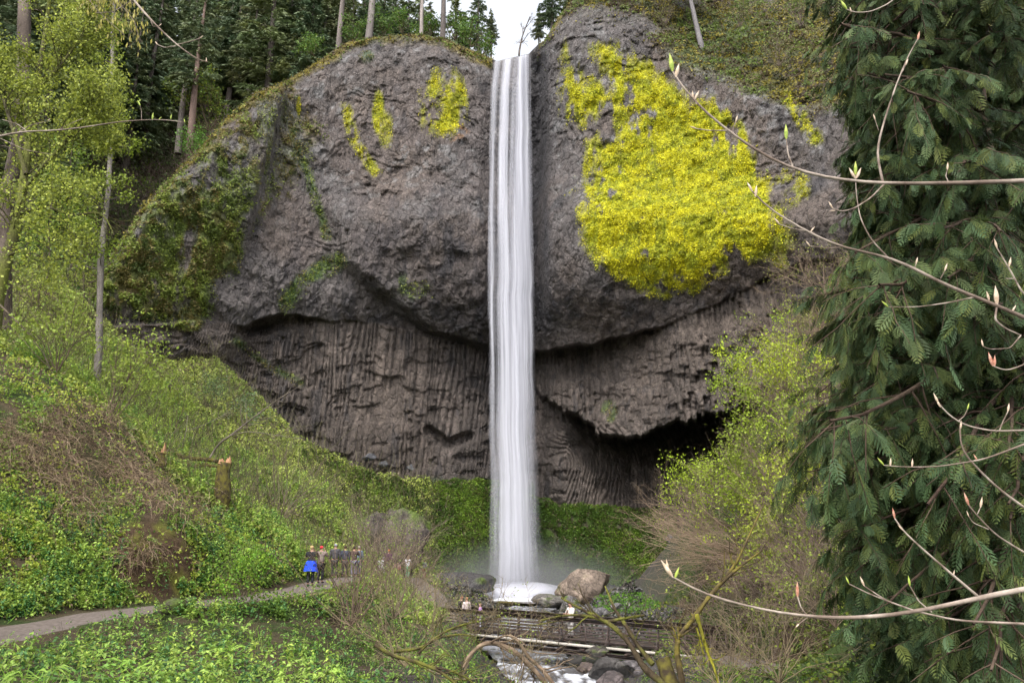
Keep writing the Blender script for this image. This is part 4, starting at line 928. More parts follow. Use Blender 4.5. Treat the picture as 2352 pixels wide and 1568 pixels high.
plants('ferns', 'arching pale green ferns on the bank below the path', bank & (dP1 > 1.9) & (dCr > 2.4) & (cym > 1390), 700, 115, 0.42, 0.35, [(0.18, 0.34, 0.05), (0.28, 0.42, 0.07), (0.13, 0.26, 0.05)], m=26, dens=-0.05, kind_='ferns', asp=0.14, lay=0.3)
plants('bright_plants', 'yellow green leafy clumps on the bank below the path', bank & (dP1 > 1.9) & (dP2 > 1.6) & (dCr > 2.4) & (cym > 1370), 6000, 116, 0.10, 0.7, [(0.30, 0.42, 0.06), (0.36, 0.46, 0.08), (0.22, 0.34, 0.05)], dens=0.08, patch=1.1, m=18)
plants('verge_plants', 'green leafy plants along the inner side of the path', (bank & (dP1 > 1.5) & (dP1 < 6) & (cym > 1150) & (cym < 1420)) * thin, 5000, 112, 0.12, 0.4, [(0.13, 0.26, 0.045), (0.27, 0.38, 0.07), (0.08, 0.19, 0.06)], dens=-0.15)
plants('slope_plants', 'light green leafy plants over the middle of the left slope', slopeL & free & (cym > 800) & (cYm < 75), 9000, 113, 0.13, 0.5, [(0.20, 0.33, 0.06), (0.36, 0.45, 0.085), (0.14, 0.25, 0.06)], dens=-0.1, sizepow=0.55, patch=4)
plants('stream_plants', 'small green plants on the stream banks around the bridge ends', (cYm < 50) & (cYm > 12) & free & (dCr > 2.6) & (cxm > 820) & (cxm < 2050) & (cym > 1400), 5000, 114, 0.09, 0.25, [(0.10, 0.2, 0.03), (0.18, 0.27, 0.035), (0.07, 0.13, 0.03)], dens=-0.1)
def blades(name, label, mask, n, seed, ln, cols, dens=0.05, patch=1.2):
    c_, r = sample(mask, n, seed); c_ = c_[fbm(c_, patch, 2, seed) > dens]; n = len(c_)
    k = (c_[:, 1] / 16) ** 0.4; d = unit(np.stack([0.5 * r.normal(size=n), 0.5 * r.normal(size=n), np.ones(n)], -1)); L_ = (ln * k * (0.5 + r.random(n)))[:, None]
    b_ = c_ + d * L_ * 0.55; t_ = b_ + unit(d * 0.5 + np.stack([r.normal(size=n), r.normal(size=n), np.zeros(n)], -1) * 0.6) * L_ * 0.5
    w_ = unit(np.cross(d, r.normal(size=(n, 3)))) * 0.007 * k[:, None]; V = np.stack([c_ - w_, c_ + w_, b_ + w_, b_ - w_, b_ - w_, b_ + w_, t_, t_], 1).reshape(-1, 3)
    Fc = np.concatenate([np.array([[0, 1, 2, 3]]) + 8 * np.arange(n)[:, None], np.array([[4, 5, 6, 7]]) + 8 * np.arange(n)[:, None]]) if False else (np.array([[0, 1, 2, 3]]) + 8 * np.arange(n)[:, None])
    F3 = np.array([[4, 5, 6]]) + 8 * np.arange(n)[:, None]
    cc = np.array(cols)[r.integers(0, len(cols), n)] * (0.7 + 0.6 * r.random((n, 1)))
    o = mesh_obj(name, V, [Fc, F3], M_leaf, col=np.repeat(cc, 8, 0)); tag(o, label, 'grass', kind='stuff')
blades('grass', 'long bright grass blades on the outer verge of the path and the lower bank', bank & (dP1 > 1.4) & (cym > 1400), 45000, 121, 0.38, [(0.14, 0.32, 0.03), (0.24, 0.42, 0.05), (0.30, 0.38, 0.10)])
# twigs, stems and dead canes (stuff)
def canes(name, label, mask, n, seed, ln, rad, col, up=0.2, wander=0.35, K=6, start=(0, 0, 0.8), spread=0.7, lift=0.0, dens=None, patch=2.0, kind_='twigs'):
    c_, r = sample(mask, n, seed)
    if dens is not None: c_ = c_[fbm(c_, patch, 3, seed) > dens]
    n = len(c_); d = unit(np.array(start, float) + spread * r.normal(size=(n, 3))); d[:, 2] = np.abs(d[:, 2]) if start[2] > 0 else d[:, 2]
    c_[:, 2] += lift * r.random(n)
    sc_ = (c_[:, 1] / 30) ** 0.5
    p_, rd_ = grow(c_, d, ln * sc_ * r.uniform(0.5, 1.3, n), rad * sc_ * r.uniform(0.6, 1.2, n), K=K, wander=wander, up=up, r=r)
    V, Fc = tubes(p_, rd_, 3)
    cc = np.array(col)[r.integers(0, len(col), n)] * (0.7 + 0.6 * r.random((n, 1)))
    o = mesh_obj(name, V, Fc, M_twig, col=np.repeat(cc, K * 3, 0)); tag(o, label, kind_, kind='stuff'); return o
BR = [(0.25, 0.175, 0.11), (0.15, 0.10, 0.065), (0.36, 0.27, 0.18), (0.11, 0.075, 0.05)]
hollow = np.hypot((cxm - 345) / 100, (cym - 1300) / 95) < 1
br_area = bank & free & (np.maximum(np.hypot((cxm - 260) / 230, (cym - 1120) / 190) < 1, np.hypot((cxm - 100) / 150, (cym - 1120) / 170) < 1))
canes('bramble_canes', 'tangle of brown arching dead canes hanging over the bank above the path', br_area & (cym < 1340), 7500, 201, 1.4, 0.008, BR, up=-0.28, wander=0.25, start=(0.1, -0.6, 0.7), spread=0.7, lift=0.3, dens=-0.12, K=8, kind_='brambles')
canes('dead_stems', 'sparse brown dead stems among the undergrowth below the path', bank & free & (cym > 1330), 5000, 202, 0.9, 0.006, BR, up=-0.06, dens=-0.1, wander=0.3)
canes('bare_twigs', 'thin brown bare twigs rising from the left hillside brush', slopeL & free & (cym > 620), 7000, 203, 2.0, 0.016, [(0.12, 0.10, 0.06), (0.09, 0.075, 0.045), (0.16, 0.15, 0.08)], up=0.12, wander=0.2)
canes('dry_twigs', 'mass of fine brown bare twigs on the slope below the right cliff', right & (cYm < 84) & (cYm > 30) & (cxm > 1600), 13000, 204, 2.0, 0.014, [(0.16, 0.12, 0.09), (0.12, 0.09, 0.07), (0.2, 0.16, 0.12)], up=0.05, wander=0.25, start=(-0.5, -0.3, 0.7), dens=-0.3, patch=5)
canes('stream_twigs', 'thin bare twigs over the near edge of the stream', (cYm < 45) & free & (cxm > 850) & (cxm < 2000) & (dCr > 2.0) & (cym > 1380), 2200, 205, 1.2, 0.007, [(0.17, 0.14, 0.08), (0.12, 0.09, 0.06), (0.15, 0.16, 0.05)], up=0.1, wander=0.3, start=(-0.2, 0, 0.8))
canes('forest_twigs', 'grey brown bare brush on the forest slope left of the cliff', left & (cym <= 660) & (cYm > 55) & (cxm > 150) & (cxm < 560), 4500, 206, 2.6, 0.022, [(0.15, 0.11, 0.09), (0.11, 0.09, 0.07)], up=0.05, wander=0.25, dens=-0.1, patch=8)
print('canes', time.time() - T0)

# ------------------------------------------------------------------ shrubs and trees one can point to
def on(x_, y_, y0=8.0): return hit(x_, y_, y0)
# light green shrubs along the cliff rim
GS = 'light green shrubs along the cliff rim'
for i, (x_, y_, sz, lb) in enumerate(((720, 128, 3.2, 'light green shrub on the rim left of the leftmost bare trunk'), (812, 96, 3.6, 'light green shrub on the rim between the two left trunks'), (880, 84, 3.8, 'light green shrub on the rim just right of the thick pale trunk'), (925, 78, 3.4, 'light green shrub on the rim just left of the slim whitish trunk'), (990, 80, 3.0, 'light green shrub on the rim between the two right trunks'), (1045, 92, 4.4, 'tall light green shrub on the rim right of the rightmost trunk'), (1082, 108, 4.2, 'pale green shrub on the rim near the waterfall lip'), (1112, 124, 2.6, 'small pale green shrub closest to the waterfall lip'))):
    shrub('shrub', P(x_, y_, 111 + i % 3), sz, lb, 'shrub', stems=9, leafn=1300, leafs=0.3, lc=(0.10, 0.19, 0.035), lc2=(0.17, 0.24, 0.05), seed=500 + i, group=GS, levels=1, twig=6, leafr=0.35, rad=0.012)
shrub('shrub', P(478, 300, 107), 8.0, 'bright green bush against the dark conifers at the left end of the cliff', 'shrub', stems=10, leafn=2600, leafs=0.35, lc=(0.13, 0.20, 0.03), lc2=(0.22, 0.25, 0.04), seed=520, levels=2, twig=4, leafr=0.22, rad=0.010)
shrub('shrub', P(450, 370, 102), 5.0, 'small bright green bush at the foot of the reddish bare trunk', 'shrub', stems=9, leafn=1500, leafs=0.3, lc=(0.12, 0.24, 0.04), seed=521, levels=1, leafr=0.35, rad=0.012)
for i, (x_, y_, Y_, sz, lb) in enumerate(((1420, 20, 101, 3.5, 'brown bare bush on the mossy slope left of the grey trunk'), (1530, 55, 99, 3.0, 'small brown bush on the slope close to the grey trunk'), (1700, 60, 93, 4.0, 'green bush on the slope right of the grey trunk'), (1790, 150, 88, 4.0, 'grey brown bush at the edge of the upper slope beside the cedar'), (1840, 60, 88, 4.5, 'tall bush on the upper slope beside the cedar top'))):
    shrub('bush', P(x_, y_, Y_ - 3), sz, lb, 'bush', stems=14, leafn=900, leafs=0.22, lc=(0.10, 0.15, 0.03) if i in (2, 4) else (0.12, 0.10, 0.05), lc2=(0.18, 0.2, 0.04), seed=560 + i, levels=2, twig=5, rad=0.007, leafr=0.3, spread=0.6, tc=(0.13, 0.1, 0.08))
# big yellow green maple on the left
mb = on(-12, 700, 26)
def maple():
    r = np.random.default_rng(31); base = P(-14, 660, 42.0); root = empty('maple_tree', base.tolist())
    tag(root, 'yellow green leafing maple with a mossy forked trunk at the left edge', 'maple tree')
    def L(ps, r0, r1):
        p_ = np.array([P(*q) for q in ps]); t_ = np.linspace(0, 1, len(p_)); T2 = np.linspace(0, 1, 14)
        q = np.stack([np.interp(T2, t_, p_[:, k]) for k in range(3)], -1)
        for _ in range(2): q[1:-1] = (q[:-2] + 2 * q[1:-1] + q[2:]) / 4
        return q[None], np.linspace(r0, r1, 14)[None]
    limbs = [L([(-14, 760, 42), (-6, 640, 42), (30, 560, 42), (48, 480, 42), (58, 400, 42.5), (66, 300, 43), (86, 180, 43), (110, 60, 44), (120, -60, 44)], 0.36, 0.10),
             L([(54, 440, 42), (100, 380, 41), (150, 330, 40.5), (200, 250, 40), (235, 190, 40)], 0.15, 0.03),
             L([(60, 400, 42), (30, 300, 42), (0, 200, 42.5), (-60, 90, 43)], 0.14, 0.03),
             L([(80, 215, 43), (140, 150, 43), (190, 80, 43.5), (215, 30, 44)], 0.12, 0.03),
             L([(46, 490, 42), (110, 470, 41), (170, 500, 40.5), (235, 480, 40), (262, 540, 40)], 0.10, 0.025),
             L([(74, 270, 43), (150, 240, 44), (230, 250, 45), (262, 310, 45)], 0.10, 0.025),
             L([(10, 590, 42), (60, 570, 41), (110, 600, 40), (170, 590, 40)], 0.07, 0.02)]
    P0 = np.concatenate([l[0] for l in limbs]); R0 = np.concatenate([l[1] for l in limbs]); LL = np.full(len(P0), 7.5)
    parts = [tubes(P0, R0, 8)]; tips = []
    a, b, c_, d_ = spawn(P0, R0, 26, 0.25, 1, 0.8, 0.38, 0.4, LL, 0.1, r); p1, r1 = grow(a, b, c_, np.clip(d_, 0.012, 0.05), K=7, wander=0.2, up=0.03, r=r); parts.append(tubes(p1, r1, 4)); tips.append(p1[:, 3:].reshape(-1, 3))
    a, b, c_, d_ = spawn(p1, r1, 5, 0.3, 1, 0.7, 0.5, 0.6, c_, 0.0, r); p2, r2 = grow(a, b, c_, np.maximum(d_, 0.007), K=5, wander=0.25, up=-0.02, r=r); parts.append(tubes(p2, r2, 3)); tips.append(p2[:, 1:].reshape(-1, 3)); tips.append(p2[:, 3:].reshape(-1, 3))
    V, Fc = cat_(parts)
    col = bark_col(V, (0.07, 0.06, 0.035), C3(0.12, 0.13, 0.03), 0.8)
    mesh_obj('trunk', V, Fc, M_bark, parent=root, col=col, origin=base)
    T = np.concatenate(tips); qx, qy = proj(T); T = T[((qy < 470 + 60 * np.sin(qx / 40)) | (r.random(len(T)) < 0.3)) & (qx < 275 - 0.25 * np.clip(qy - 300, 0, 300))]
    c0 = T[r.integers(0, len(T), 4600)]; c_ = np.repeat(c0, 8, 0) + r.normal(size=(4600 * 8, 3)) * 0.3
    V, Fc = leaves(c_, 0.155, 0.7, 0.6, r)
    mesh_obj('foliage', V, Fc, M_leaf, parent=root, col=leafcol(len(c_), (0.34, 0.38, 0.06), 0.25, r, (0.17, 0.21, 0.04), 0.4), origin=base)
maple()
def trunk_tree(name, label, line, r0, r1, bc, bc2, seed, crown=None, cat='tree', sides=12, limbs=14, limblen=3.0, leafn=0, lc=(0.2, 0.27, 0.03), leafs=0.25):
    r = np.random.default_rng(seed); p_ = np.array([P(*q) for q in line]); T2 = np.linspace(0, 1, 40); t_ = np.linspace(0, 1, len(p_))
    q = np.stack([np.interp(T2, t_, p_[:, k]) for k in range(3)], -1); q[:, 0] += 0.08 * np.sin(T2 * 14 + seed)
    rad = (r0 + (r1 - r0) * T2)[None]; root = empty(name, q[0].tolist()); tag(root, label, cat)
    Vm, Fm = tubes(q[None], rad, sides); Vm += 0.02 * r.normal(size=Vm.shape)
    parts = [(Vm, Fm)]; tips = None
    if limbs:
        a, b, c_, d_ = spawn(q[None], rad, limbs, crown or 0.5, 1, 1.2, 1.0, 0.25, np.array([limblen]), 0.1, r); p1, r1_ = grow(a, b, c_, np.clip(d_, 0.02, 0.07), K=7, wander=0.2, up=-0.03, r=r)
        parts.append(tubes(p1, r1_, 4)); a, b, c2, d_ = spawn(p1, r1_, 5, 0.3, 1, 0.7, 0.5, 0.5, c_, 0, r); p2, r2 = grow(a, b, c2, np.maximum(d_, 0.01), K=5, r=r); parts.append(tubes(p2, r2, 3)); tips = p2[:, 2:].reshape(-1, 3)
    V, Fc = cat_(parts); mesh_obj('trunk', V, Fc, M_bark, parent=root, col=bark_col(V, bc, C3(*bc2), 0.5, seed), origin=q[0], smooth=False)
    if leafn and tips is not None:
        c_ = tips[r.integers(0, len(tips), leafn)] + r.normal(size=(leafn, 3)) * 0.3; V, Fc = leaves(c_, leafs, 0.65, 0.5, r)
        mesh_obj('foliage', V, Fc, M_leaf, parent=root, col=leafcol(leafn, lc, 0.25, r), origin=q[0])
trunk_tree('tree', 'thick grey brown furrowed trunk cut off by the left edge of the photo', [(-4, 1080, 46), (0, 900, 46), (4, 760, 46), (6, 560, 46), (22, 430, 46.5), (42, 330, 47), (52, 200, 48), (60, -80, 50)], 0.52, 0.4, (0.065, 0.05, 0.04), (0.14, 0.11, 0.09), 41, limbs=10, crown=0.6)
trunk_tree('tree', 'tall straight pale trunk standing on the slope in front of the left cliff end', [(222, 1000, 58), (225, 830, 58), (226, 760, 58), (232, 640, 58), (240, 520, 58.5), (247, 430, 59), (258, 250, 60), (266, -100, 62)], 0.29, 0.15, (0.13, 0.115, 0.10), (0.20, 0.175, 0.155), 42, limbs=34, crown=0.42, limblen=3.0, leafn=5200, lc=(0.20, 0.26, 0.03), leafs=0.2)
for i, (x0, x1, y0, y1, Y_) in enumerate(((165, 160, 620, 470, 62), (108, 118, 640, 470, 60), (190, 200, 700, 560, 64))):
    trunk_tree('sapling', ('thin dark sapling stem left of the tall pale trunk, the middle one', 'thin dark sapling stem left of the tall pale trunk, nearest the maple', 'thin dark sapling stem closest to the tall pale trunk')[i], [(x0, y0, Y_), (x1, y1, Y_), (x1 + 6, y1 - 140, Y_ + 1)], 0.07, 0.03, (0.06, 0.05, 0.035), (0.1, 0.085, 0.05), 43 + i, limbs=18, crown=0.2, limblen=2.0, leafn=900, lc=(0.15, 0.23, 0.03), leafs=0.22, cat='sapling', sides=6)
# slope saplings left
for i, (x_, y_, sz, n_, lb) in enumerate(((240, 985, 5.0, 1500, 'many stemmed light green sapling clump in the middle of the left slope'), (300, 960, 5.0, 1300, 'light green sapling clump right of the many stemmed one'), (130, 860, 4.5, 1300, 'light green bush above the bramble bank on the far left'), (395, 1015, 4.0, 1000, 'light green bush just above the small broken stump'), (560, 1000, 3.6, 1300, 'grey green bush below the ridge left of the columns'), (480, 945, 3.6, 1300, 'blue green bush on the upper left slope'), (80, 720, 5.0, 1500, 'green bush between the maple and the tall pale trunk'), (640, 1075, 3.0, 800, 'pale green bush on the ridge under the leaning bare sapling'))):
    blue = 'grey' in lb or 'blue' in lb
    shrub('bush', on(x_, y_, 40), sz, lb, 'bush', stems=11, leafn=n_, leafs=0.16, lc=(0.15, 0.23, 0.09) if blue else (0.24, 0.32, 0.05), lc2=(0.2, 0.27, 0.14) if blue else (0.28, 0.34, 0.05), seed=540 + i, levels=2, twig=4, rad=0.006, leafr=0.3, spread=0.4)
# leaning bare sapling
def limb_obj(name, label, lines, cat='branch', bc=(0.16, 0.13, 0.09), bc2=(0.26, 0.21, 0.16), seed=1, twigs=8, tl=1.0, lv2=3, group=None, mat=None, root=None, pname='branches', sides=7, minr=0.006, leafn=0, lc=(0.2, 0.28, 0.04), leafs=0.1, up=0.05):
    r = np.random.default_rng(seed); qs = []; rs = []
    for ln, r0, r1 in lines:
        p_ = np.array([P(*q) for q in ln]); seg = np.r_[0, np.cumsum(np.linalg.norm(np.diff(p_, axis=0), axis=1))]; T2 = np.linspace(0, seg[-1], 24)
        q = np.stack([np.interp(T2, seg, p_[:, k]) for k in range(3)], -1)
        for _ in range(2): q[1:-1] = (q[:-2] + 2 * q[1:-1] + q[2:]) / 4
        qs.append(q); rs.append(np.linspace(r0, r1, 24))
    Q = np.array(qs); Rr = np.array(rs) * (0.78 if 'moss' in name else 1.0); Rr = Rr * (1 + 0.22 * fbm(Q, 0.22, 2, seed + 3)); V_, F_ = tubes(Q, Rr, sides); V_ = V_ + (0.16 * Rr.max() * fbm(V_, 0.09, 3, seed))[:, None] * np.array([1, 1, 0.6]); parts = [(V_, F_)]; tips = Q[:, 12:].reshape(-1, 3)
    if twigs:
        a, b, c_, d_ = spawn(Q, Rr, twigs, 0.25, 1, 0.8, tl, 0.45, np.ones(len(Q)), 0.0, r); p1, r1_ = grow(a, b, c_, np.maximum(d_, minr), K=7, wander=0.2, up=up, r=r); parts.append(tubes(p1, r1_, 4)); tips = p1[:, 3:].reshape(-1, 3)
        if lv2:
            a, b, c2, d_ = spawn(p1, r1_, lv2, 0.3, 1, 0.7, 0.5, 0.6, c_, 0, r); p2, r2 = grow(a, b, c2, np.maximum(d_, minr * 0.8), K=5, wander=0.2, up=up, r=r); parts.append(tubes(p2, r2, 3)); tips = p2[:, 2:].reshape(-1, 3)
    V, Fc = cat_(parts); base = Q[0, 0]
    if root is None:
        root = empty(name, base.tolist()); tag(root, label, cat, group)
    mesh_obj(pname, V, Fc, mat or M_twig, parent=root, col=bark_col(V, bc, C3(*bc2), 0.15, seed), origin=base)
    if leafn:
        c_ = tips[r.integers(0, len(tips), leafn)] + r.normal(size=(leafn, 3)) * leafs * 0.6; V, Fc = leaves(c_, leafs, 0.6, 0.5, r)
        mesh_obj('foliage', V, Fc, M_leaf, parent=root, col=leafcol(leafn, lc, 0.25, r), origin=base)
    return root, Q
limb_obj('leaning_sapling', 'bare sapling leaning right from behind the broken stump toward the columns', [([(478, 1058, 47), (500, 1020, 47), (530, 1000, 46.5), (580, 960, 46), (640, 915, 45.5), (700, 880, 45)], 0.07, 0.012), ([(530, 1000, 46.5), (570, 990, 46), (640, 1000, 46), (700, 1008, 46)], 0.03, 0.008)], cat='sapling', seed=71, twigs=16, tl=1.7, bc=(0.12, 0.10, 0.08), bc2=(0.24, 0.2, 0.16))
limb_obj('bare_sapling', 'bare whitish sapling stem left of the leaning one above the fallen logs', [([(402, 1060, 50), (415, 1035, 50), (428, 990, 50), (432, 950, 50)], 0.05, 0.012), ([(428, 990, 50), (470, 975, 50), (520, 950, 50), (545, 925, 50)], 0.025, 0.008)], cat='sapling', seed=72, twigs=8, tl=1.2, bc=(0.16, 0.14, 0.11), bc2=(0.3, 0.26, 0.2))
YS = float(hit(440, 1078, 30)[1]); print('stump Y', hit(506, 1160, 30), YS)
# broken stump, small stump and fallen logs
M_wood = mat_plain('splintered_wood', (0.24, 0.12, 0.06), rough=0.9, scale=12, c2=(0.50, 0.29, 0.16), stretch=(6, 6, 1), bump=0.6)
M_mossbark = mat_plain('mossy_bark', (0.045, 0.033, 0.022), rough=0.95, scale=5, c2=(0.12, 0.105, 0.025), bump=0.8, spec=0.1, bdist=0.04)
def stump(name, label, bx, by, tx, ty, Y_, r0, r1, seed, splinters=9, sl=0.4):
    b = P(bx, by, Y_); t_ = P(tx, ty, Y_); r = np.random.default_rng(seed)
    K = 14; T2 = np.linspace(-0.15, 1, K)[:, None]; ax = b + (t_ - b) * T2; ax[:, 0] += 0.05 * np.sin(T2[:, 0] * 6)
    rad = (r0 + (r1 - r0) * np.clip(T2[:, 0], 0, 1)) + 0.25 * r0 * np.exp(-((T2[:, 0] + 0.15) / 0.12) ** 2)
    root = empty(name, b.tolist()); tag(root, label, 'tree stump')
    V, Fc = tubes(ax[None], rad[None], 18); V += 0.035 * r0 * r.normal(size=V.shape) + (0.12 * r0 * fbm(V, 0.25, 3, seed))[:, None] * np.array([1, 1, 0])
    top = np.arange(18) + (K - 1) * 18
    V = np.vstack([V, ax[-1] - np.array([0, 0, 0.02])]); cap = np.stack([top, np.roll(top, -1), np.full(18, len(V) - 1)], -1)
    mesh_obj('trunk', V, [Fc, cap], M_mossbark, parent=root, origin=b, smooth=False)
    parts = []
    for i in range(splinters):
        an = r.random() * 6.28; rr2 = r1 * (0.55 + 0.4 * r.random()); c0 = ax[-1] + np.array([math.cos(an) * rr2, math.sin(an) * rr2, -0.08]); h_ = sl * (0.35 + r.random()) * (1.4 if math.cos(an) > 0.2 else 0.7)
        p_ = np.array([c0, c0 + [0.01, 0, h_ * 0.5], c0 + [0.03 * math.cos(an), 0.03 * math.sin(an), h_]])[None]; parts.append(tubes(p_, np.array([[r1 * 0.42, r1 * 0.3, 0.008]]), 5))
    V, Fc = cat_(parts); mesh_obj('splinters', V, Fc, M_wood, parent=root, origin=b)
stump('broken_stump', 'tall mossy stump with an orange splintered top on the left slope', 506, 1166, 518, 1062, float(hit(506, 1160, 30)[1]) - 0.6, 0.42, 0.33, 81)
stump('broken_stump', 'small dark broken stump at the left end of the fallen logs', 370, 1068, 371, 1038, float(hit(370, 1066, 30)[1]) - 0.5, 0.22, 0.18, 82, splinters=5, sl=0.35)
for i, (ln, r0, lb) in enumerate((([(385, 1048, YS), (440, 1050, YS - .4), (500, 1060, YS - .7)], 0.13, 'upper mossy fallen log between the two broken stumps'), ([(385, 1064, YS - .3), (440, 1068, YS - .5), (502, 1072, YS - .9)], 0.10, 'dark lower fallen log between the two broken stumps'), ([(395, 1076, YS - .5), (430, 1072, YS - .6), (478, 1066, YS - .7)], 0.08, 'short mossy log lying under the other two fallen logs'))):
    p_ = np.array([P(*q) for q in ln]); T2 = np.linspace(0, 1, 16); q = np.stack([np.interp(T2, [0, .5, 1], p_[:, k]) for k in range(3)], -1); q[:, 2] += 0.04 * np.sin(T2 * 9)
    V, Fc = tubes(q[None], np.linspace(r0, r0 * 0.75, 16)[None], 10); e = np.arange(10); V2 = np.vstack([V, q[0], q[-1]])
    caps = np.vstack([np.stack([np.roll(e, -1), e, np.full(10, len(V))], -1), np.stack([e + 150, np.roll(e, -1) + 150, np.full(10, len(V) + 1)], -1)])
    o = mesh_obj('fallen_log', V2 + 0.01 * rng.normal(size=V2.shape), [Fc, caps], M_mossbark, origin=q[0]); tag(o, lb, 'log')
limb_obj('fallen_branch', 'long thin fallen branch slanting down the slope below the stumps', [([(375, 1078, 42), (420, 1085, 42), (460, 1105, 42), (510, 1120, 42), (560, 1125, 42)], 0.03, 0.012)], seed=84, twigs=5, tl=0.8)
limb_obj('fallen_branch', 'mossy fallen branch on the left bank below the small stump', [([(330, 1060, 38), (370, 1095, 38), (410, 1118, 38), (440, 1150, 38)], 0.04, 0.015)], seed=85, twigs=5, tl=0.8, bc=(0.09, 0.08, 0.02), bc2=(0.2, 0.17, 0.03))
limb_obj('fallen_branch', 'long dark fallen branch slanting down behind the far left brambles', [([(0, 700, 40), (60, 760, 40), (100, 810, 40), (125, 870, 40)], 0.05, 0.015)], seed=86, twigs=8, tl=1.2, bc=(0.07, 0.055, 0.04), bc2=(0.13, 0.1, 0.07))
# bare shrub in front of the walkers
cb = on(800, 1432, 20)
shrub('bare_shrub', P(806, 1436, 26.5), 3.0, 'many stemmed bare brown shrub beside the path in front of the walkers', 'shrub', stems=20, leafn=500, leafs=0.05, lc=(0.2, 0.3, 0.03), tc=(0.12, 0.085, 0.06), spread=0.75, rad=0.006, seed=91, levels=2, twig=6, wander=0.14, up=0.02, lean=(0.1, 0, 1))
shrub('bare_shrub', P(905, 1420, 32), 3.4, 'bare brown shrub right of the path leaning over the slope to the bridge', 'shrub', stems=18, leafn=500, leafs=0.06, lc=(0.2, 0.3, 0.03), tc=(0.14, 0.105, 0.075), spread=0.6, rad=0.005, seed=92, levels=2, twig=6, wander=0.14, up=0.02, lean=(0.25, 0, 1))
shrub('bare_shrub', on(880, 1330, 50), 5.0, 'fine brown bare shrub at the foot of the pale rock outcrop', 'shrub', stems=20, leafn=400, leafs=0.1, lc=(0.2, 0.28, 0.05), tc=(0.17, 0.13, 0.10), spread=0.8, rad=0.005, seed=93, levels=2, twig=6, wander=0.16, up=0.02, lean=(0.1, 0, 1))
shrub('bare_shrub', on(640, 1200, 40), 5.5, 'brown bare bush right of the tall splintered stump', 'shrub', stems=20, leafn=300, leafs=0.1, lc=(0.18, 0.26, 0.05), tc=(0.15, 0.115, 0.085), spread=0.9, rad=0.005, seed=94, levels=2, twig=6, wander=0.16, up=0.02, lean=(-0.1, 0, 1))
shrub('leafy_shrub', on(545, 1400, 20), 1.7, 'fresh green leafy shrub on the outer edge of the path', 'shrub', stems=12, leafn=1600, leafs=0.09, lc=(0.15, 0.30, 0.03), lc2=(0.25, 0.38, 0.04), seed=95, spread=0.5, rad=0.008, leafr=0.3)
shrub('leafy_shrub', on(600, 1335, 28), 1.7, 'fresh green shrub on the inner side of the path left of the walkers', 'shrub', stems=12, leafn=1500, leafs=0.11, lc=(0.15, 0.29, 0.03), lc2=(0.24, 0.38, 0.04), seed=96, spread=0.5, rad=0.008, leafr=0.3)
# shrubs on the right slope
RS = [
 (1800, 925, 58, 6.0, 3600, (0.24, 0.33, 0.03), 'bright yellow green leafing shrub against the right columns', (-0.45, 0, 0.9), 0.15),
 (1830, 960, 50, 5.5, 2600, (0.30, 0.36, 0.025), 'vivid yellow green shrub right of the one against the columns', (-0.4, 0, 0.9), 0.14),
 (1740, 1225, 48, 5.6, 5200, (0.26, 0.34, 0.025), 'yellow green shrub in front of the dark cave', (-0.6, 0, 0.75), 0.12),
 (1790, 1180, 44, 5.5, 3000, (0.20, 0.26, 0.03), 'olive green shrub right of the one in front of the cave', (-0.3, 0, 0.9), 0.15),
 (1880, 790, 64, 5.0, 900, (0.24, 0.28, 0.04), 'sparse yellowish shrub high on the right slope under the overhang', (-0.3, 0, 0.95), 0.13),
 (1900, 690, 62, 6.0, 700, (0.2, 0.22, 0.05), 'nearly bare brown shrub high on the right slope beside the cedar', (-0.5, 0, 0.9), 0.12),
 (1890, 860, 55, 6.0, 600, (0.2, 0.22, 0.05), 'brown bare thicket on the right slope left of the cedar', (-0.6, 0, 0.8), 0.12),
 (1900, 1060, 42, 5.0, 1800, (0.22, 0.29, 0.03), 'green shrub tucked against the left edge of the cedar', (-0.4, 0, 0.9), 0.14),
 (1850, 1330, 33, 3.6, 1500, (0.20, 0.24, 0.03), 'olive shrub on the lower right slope above the bridge end', (-0.4, 0, 0.9), 0.11),
 (1760, 1340, 38, 3.2, 1300, (0.24, 0.28, 0.03), 'small yellowish shrub on the lower right slope', (-0.4, 0, 0.9), 0.12),
 (1920, 1440, 26, 3.0, 1100, (0.16, 0.2, 0.03), 'dark olive shrub at the foot of the slope left of the cedar fronds', (-0.4, 0, 0.9), 0.09),
 (1870, 1230, 37, 4.2, 1900, (0.28, 0.33, 0.03), 'yellow leaved shrub midway down the right slope', (-0.4, 0, 0.9), 0.12),
]
for i, (x_, y_, Y_, sz, n_, lc_, lb, ln_, ls_) in enumerate(RS):
    shrub('shrub', P(x_, y_, Y_), sz, lb, 'shrub', stems=16, leafn=int(n_ * 1.7), leafs=ls_, lc=lc_, lc2=tuple(v * 1.4 for v in lc_), tc=(0.17, 0.125, 0.09), spread=0.55, rad=0.005, seed=600 + i, levels=2, twig=7, wander=0.15, lean=ln_, leafr=0.22, up=0.0, m=0.4)
shrub('bare_shrub', P(1760, 1290, 45), 7.2, 'spray of long bare pale twigs reaching left over the pool', 'shrub', stems=34, leafn=0, spread=0.28, rad=0.0042, seed=640, levels=2, twig=5, wander=0.10, lean=(-1.0, 0, 0.12), up=0.015, tc=(0.22, 0.16, 0.11))
shrub('bare_shrub', P(1720, 1220, 50), 6.0, 'upper spray of bare twigs reaching left in front of the cave', 'shrub', stems=22, leafn=0, spread=0.28, rad=0.0042, seed=641, levels=2, twig=5, wander=0.10, lean=(-1.0, 0, 0.16), up=0.02, tc=(0.19, 0.14, 0.10))
